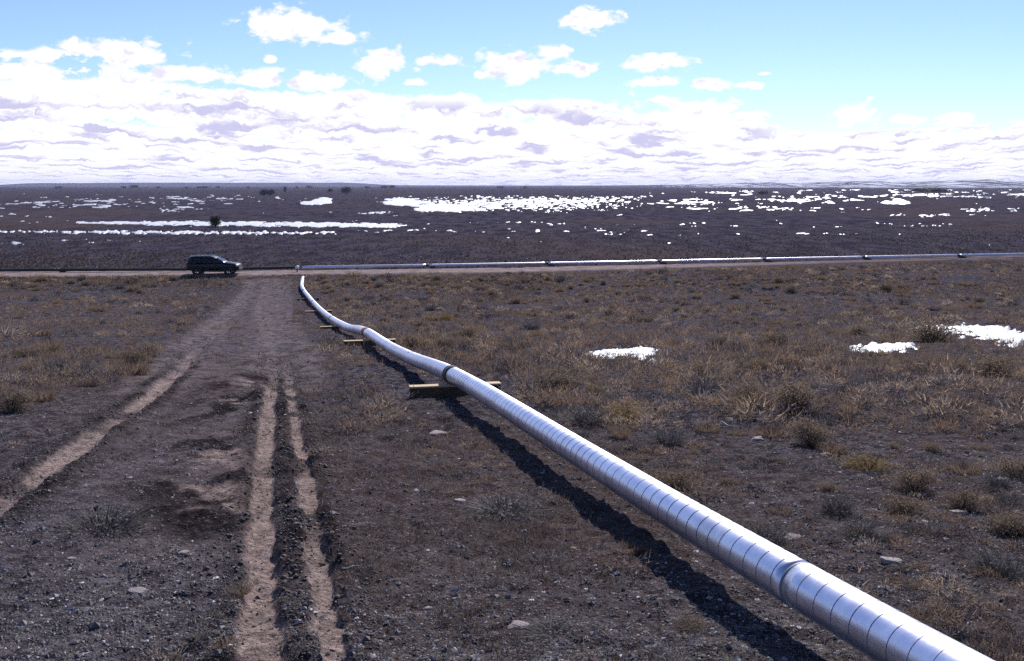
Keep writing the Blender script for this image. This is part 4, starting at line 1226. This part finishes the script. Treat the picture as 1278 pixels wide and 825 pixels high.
# ------------------------------------------------------------------ stones
OCT = np.array([[1, 0, 0], [-1, 0, 0], [0, 1, 0], [0, -1, 0], [0, 0, 1], [0, 0, -1]], float)
OCF = np.array([[0, 2, 4], [2, 1, 4], [1, 3, 4], [3, 0, 4], [2, 0, 5], [1, 2, 5], [3, 1, 5], [0, 3, 5]])
def scatter_stones():
    N0 = 120000
    v = 430 + 430 * rng.random(N0) ** 0.9
    u = rng.uniform(-40, 1320, N0)
    P = hit(u, v); x, y = P[:, 0], P[:, 1]
    zt, rut, churn, road, worn = terrain(x, y)
    dn = fbm(x * 0.7, y * 0.7, 3, 251)
    keep = (dn + rng.uniform(-.5, .5, N0) > -0.05) & (rng.random(N0) > rut * 0.8)
    x, y, zt = x[keep], y[keep], zt[keep]; n = len(x)
    s = np.exp(rng.normal(-5.0, .55, n)) * (0.75 + y * 0.03)
    s = np.clip(s, .003, .045)
    R = rng.uniform(.5, 1.3, (n, 6, 1)); V = OCT[None] * R * (s[:, None, None] * np.array([1.2, 1.0, .55]))
    an = rng.uniform(0, 6.28, n); ca, sa = np.cos(an)[:, None], np.sin(an)[:, None]
    V = np.stack([V[..., 0] * ca - V[..., 1] * sa, V[..., 0] * sa + V[..., 1] * ca, V[..., 2]], -1)
    V += np.stack([x, y, zt + s * .1], -1)[:, None, :]
    F = (OCF[None] + (np.arange(n) * 6)[:, None, None]).reshape(-1, 3)
    br = np.where(rng.random(n) < .72, rng.uniform(.05, .13, n), np.exp(rng.normal(-1.5, .55, n)))[:, None]
    c = np.clip(br * np.array([1.0, .90, .95]) * rng.uniform(.95, 1.05, (n, 3)), .035, .75)
    o = link('gravel', mesh_np('gravel', V.reshape(-1, 3), F, False, colors=np.repeat(c, 6, 0)), mat=M_STONE)
    tag(o, 'small loose stones and chips scattered over the near ground', kind='stuff')
    # clods of dark mud thrown up beside the ruts
    N1 = 11000
    pts = []
    for Pq, k in ((RUT_A, .42), (RUT_B, .34), (RUT_C, .24)):
        L = arclen(np.c_[Pq, np.zeros(len(Pq))]); m = int(N1 * k)
        t = rng.random(m) ** 1.5 * L[-1]
        px = np.interp(t, L, Pq[:, 0]); py = np.interp(t, L, Pq[:, 1])
        pts.append(np.c_[px + rng.choice([-1, 1], m) * np.abs(rng.normal(.22, .16, m)), py])
    pts = np.vstack(pts)
    zc_, rt = terrain(pts[:, 0], pts[:, 1])[:2]
    kp = (pts[:, 1] > 4) & ((rt < .4) | (rng.random(len(rt)) < .12)); pts = pts[kp]; zc_ = zc_[kp]; n = len(pts)
    s = np.clip(np.exp(rng.normal(-4.75, .5, n)), .004, .032)
    V = OCT[None] * rng.uniform(.6, 1.3, (n, 6, 1)) * (s[:, None, None] * np.array([1.3, 1, .8]))
    an = rng.uniform(0, 6.28, n); ca, sa = np.cos(an)[:, None], np.sin(an)[:, None]
    V = np.stack([V[..., 0] * ca - V[..., 1] * sa, V[..., 0] * sa + V[..., 1] * ca, V[..., 2]], -1)
    V += np.stack([pts[:, 0], pts[:, 1], zc_ + s * .3], -1)[:, None, :]
    F = (OCF[None] + (np.arange(n) * 6)[:, None, None]).reshape(-1, 3)
    c = np.array([.055, .043, .043]) * rng.uniform(.6, 1.7, (n, 1))
    o = link('mud_clods', mesh_np('mud_clods', V.reshape(-1, 3), F, True, colors=np.repeat(c, 6, 0)), mat=M_STONE)
    tag(o, 'dark crumbled mud clods heaped along the wheel ruts', kind='stuff')
scatter_stones()

def rock(u, v, wpx, label, flat=.28, asp=.7, mat=M_ROCK):
    p = H1(u, v); w = wpx * p[1] / FPX
    bm = bmesh.new(); bmesh.ops.create_icosphere(bm, subdivisions=2, radius=.5)
    sd = random.uniform(0, 100)
    for q in bm.verts:
        c = q.co
        k = 1 + 0.5 * float(fbm(np.array([c.x * 2.3 + sd]), np.array([c.y * 2.3 + c.z * 1.7]), 2, 7)[0])
        q.co = Vector((c.x * k, c.y * k * asp, max(-.25, min(.32, c.z * k)) * flat * 1.6))
    o = link('flat_stone', bm_mesh('flat_stone', bm), mat=mat, loc=(p[0], p[1], zat(p[0], p[1]) + w * flat * .08), rot=(random.uniform(-.15, .15), random.uniform(-.15, .15), random.uniform(-.5, .5)), scale=(w, w, w))
    tag(o, label, 'stone', 'pale flat stones on the near ground')
for a in [(989, 671, 31, 'pinkish pale flat stone just above the pipeline at lower right'), (1196, 638, 26, 'pinkish stone at the foot of the dark sagebrush on the right'),
          (1112, 702, 30, 'bent pale stone below the grey brush right of the pipeline'), (1252, 602, 18, 'thin flat stone right of the dark sagebrushes'),
          (1236, 655, 12, 'small pale stone right of the pinkish one by the dark sagebrush'), (648, 781, 32, 'long pale flat stone near the bottom edge left of the pipeline shadow'),
          (534, 758, 15, 'small whitish stone left of the long pale flat one near the bottom'), (546, 541, 26, 'pale flat stone in bare ground left of the pipeline'),
          (575, 628, 18, 'thin pale stone beside the wide low grey brush'), (652, 605, 9, 'little white stone above the wide low grey brush'),
          (718, 683, 11, 'little pale stone close to the pipeline shadow'), 
          (172, 743, 24, 'pale oval stone on dark ground at lower left'), (1030, 566, 14, 'small pale stone above the golden brush'),
          (1028, 553, 12, 'small stone at the foot of the open brown bush'), (1180, 672, 9, 'tiny pale stone right of the bent pale stone'),
          (945, 545, 18, 'thin pale stone left of the open brown bush'), (620, 745, 10, 'tiny stone right of the small whitish one near the bottom'),
          (90, 700, 14, 'pale stone at the far left of the near ground'), (230, 692, 13, 'small pale stone between the low dark brush and the main rut')]:
    rock(*a)
# fallen sticks
def stick(u, v, lpx, ang, label):
    p = H1(u, v); L = lpx * p[1] / FPX
    n = 9; t = np.linspace(-.5, .5, n)
    xs = t * L * math.cos(ang); ys = t * L * math.sin(ang) + .06 * L * np.sin(t * 7)
    zz = terrain(p[0] + xs, p[1] + ys)[0]
    C = np.c_[xs, ys, np.full(n, zz.max() - p[2] + .006) + .03 * L * np.sin(t * 5)]
    V, F = tube(C, .008 * (1.1 - np.abs(t)), 8)
    o = link('fallen_stick', mesh_np('fallen_stick', V, F, True), mat=simple('bleached_wood', (.5, .45, .42), .8), loc=tuple(p))
    tag(o, label, 'stick')
stick(438, 709, 24, .25, 'bleached stick on the ground right of the wheel ruts')
stick(905, 528, 22, 1.9, 'bleached forked twig near the straggly brush right of the pipeline')
stick(560, 618, 16, .1, 'short pale stick left of the wide low grey brush')

# ------------------------------------------------------------------ trees far out on the plain
def tree_mesh(seed, box):
    r = np.random.default_rng(seed)
    crown = m_of('crown', [leaves(1500, .5, 1.0, seed, .07), leaves(900, .42, .85, seed + 9, .09)], M_JUNIPER)
    V = np.empty(len(crown.vertices) * 3, np.float32); crown.vertices.foreach_get('co', V); V = V.reshape(-1, 3)
    if box:
        V[:, :2] = np.sign(V[:, :2]) * np.abs(V[:, :2] / .5) ** .6 * .47
        V[:, 2] = np.clip(V[:, 2], .02, 1.02)
    V[:, 2] = np.where(np.arange(len(V)) // 3 % 3 == 0, V[:, 2] * .55, V[:, 2])
    V[:, :2] *= .5 / np.percentile(np.abs(V[:, :2]), 96)
    V[:, 2] = (V[:, 2] - V[:, 2].min()) / (V[:, 2].max() - V[:, 2].min()) * .97 + .03
    crown.vertices.foreach_set('co', V.ravel()); crown.update()
    t = np.linspace(0, 1, 6)
    tv, tf = tube(np.c_[.02 * np.sin(t * 4), .02 * np.cos(t * 3), -.05 + t * .8], .07 * (1 - .8 * t) + .01, 8)
    parts = [(tv, tf)]
    trunk = mesh_np('trunk', tv, tf, True); trunk.materials.append(M_BARK)
    return trunk, crown
TREES = [tree_mesh(900 + k, k == 0) for k in range(5)]
def far_tree(u, v, wpx, hpx, k, label, group=None, name='juniper_tree', cat='tree'):
    p = H1(u, v); w = wpx * p[1] / FPX; h = hpx * p[1] / FPX
    o = link(name, None, loc=(p[0], p[1], zat(p[0], p[1])), rot=(0, 0, random.uniform(0, 6.28) if k else 0), scale=(w, w, h))
    tag(o, label, cat, group)
    link('trunk', TREES[k][0], o); link('crown', TREES[k][1], o)
far_tree(269, 283.5, 13, 14, 0, 'dark squat bush standing in the longest snow drift behind the car', name='squat_juniper', cat='bush')
far_tree(329, 244, 9, 8.5, 1, 'left of two dark trees standing together near the horizon')
far_tree(338, 244, 9, 8.5, 2, 'right of two dark trees standing together near the horizon')
far_tree(356, 240, 3.5, 8, 3, 'thin dark tree just right of the two trees near the horizon')
far_tree(432, 241.5, 12, 9, 1, 'dark tree above a snow scrap, left of the widest snow field')
far_tree(412, 240, 6, 5, 2, 'small dark tree between the small solid snow field and the horizon')
far_tree(951, 243, 14, 6, 4, 'low dark tree near the horizon right of the middle')
far_tree(1150, 240, 26, 6, 2, 'left of the two broad dark thickets under the far hills at the right')
far_tree(1172, 240.5, 24, 7, 4, 'right of the two broad dark thickets under the far hills at the right')
for i, (u, w, h) in enumerate([(74, 9, 3.5), (155, 5, 3.5), (167, 9, 4.5), (197, 6, 3), (233, 4, 3), (249, 6, 3), (256, 8, 3.5), (272, 5, 3), (310, 4, 3), (370, 5, 3), (386, 8, 3.5), (458, 7, 3.5), (480, 9, 4), (489, 8, 4.5), (624, 8, 3), (655, 5, 3)]):
    far_tree(u, 235.2, w, h, 1 + i % 4, 'tiny dark tree on the horizon line, ' + ['leftmost', 'second', 'third', 'fourth', 'fifth', 'sixth', 'seventh', 'eighth', 'ninth', 'tenth', 'eleventh', 'twelfth', 'thirteenth', 'fourteenth', 'fifteenth', 'rightmost'][i] + ('' if i in (0, 15) else ' from the left'), 'tiny trees along the horizon', name='horizon_tree')

# ------------------------------------------------------------------ air
def haze():
    bm = bmesh.new()
    bmesh.ops.create_cube(bm, size=1.0, matrix=Matrix.Translation((0, 0, 27.0)) @ Matrix.Diagonal((23600, 23600, 58, 1)))
    me = bm_mesh('haze', bm)
    m = bpy.data.materials.new('pale_air'); m.use_nodes = True
    t = m.node_tree; t.nodes.clear()
    o = t.nodes.new('ShaderNodeOutputMaterial'); v = t.nodes.new('ShaderNodeVolumePrincipled')
    v.inputs['Color'].default_value = (0.60, 0.66, 0.98, 1)
    v.inputs['Density'].default_value = 0.00006
    v.inputs['Anisotropy'].default_value = 0.2
    t.links.new(v.outputs[0], o.inputs['Volume'])
    tag(link('haze', me, mat=m), 'thin pale haze in the air over the plain', kind='stuff')
haze()
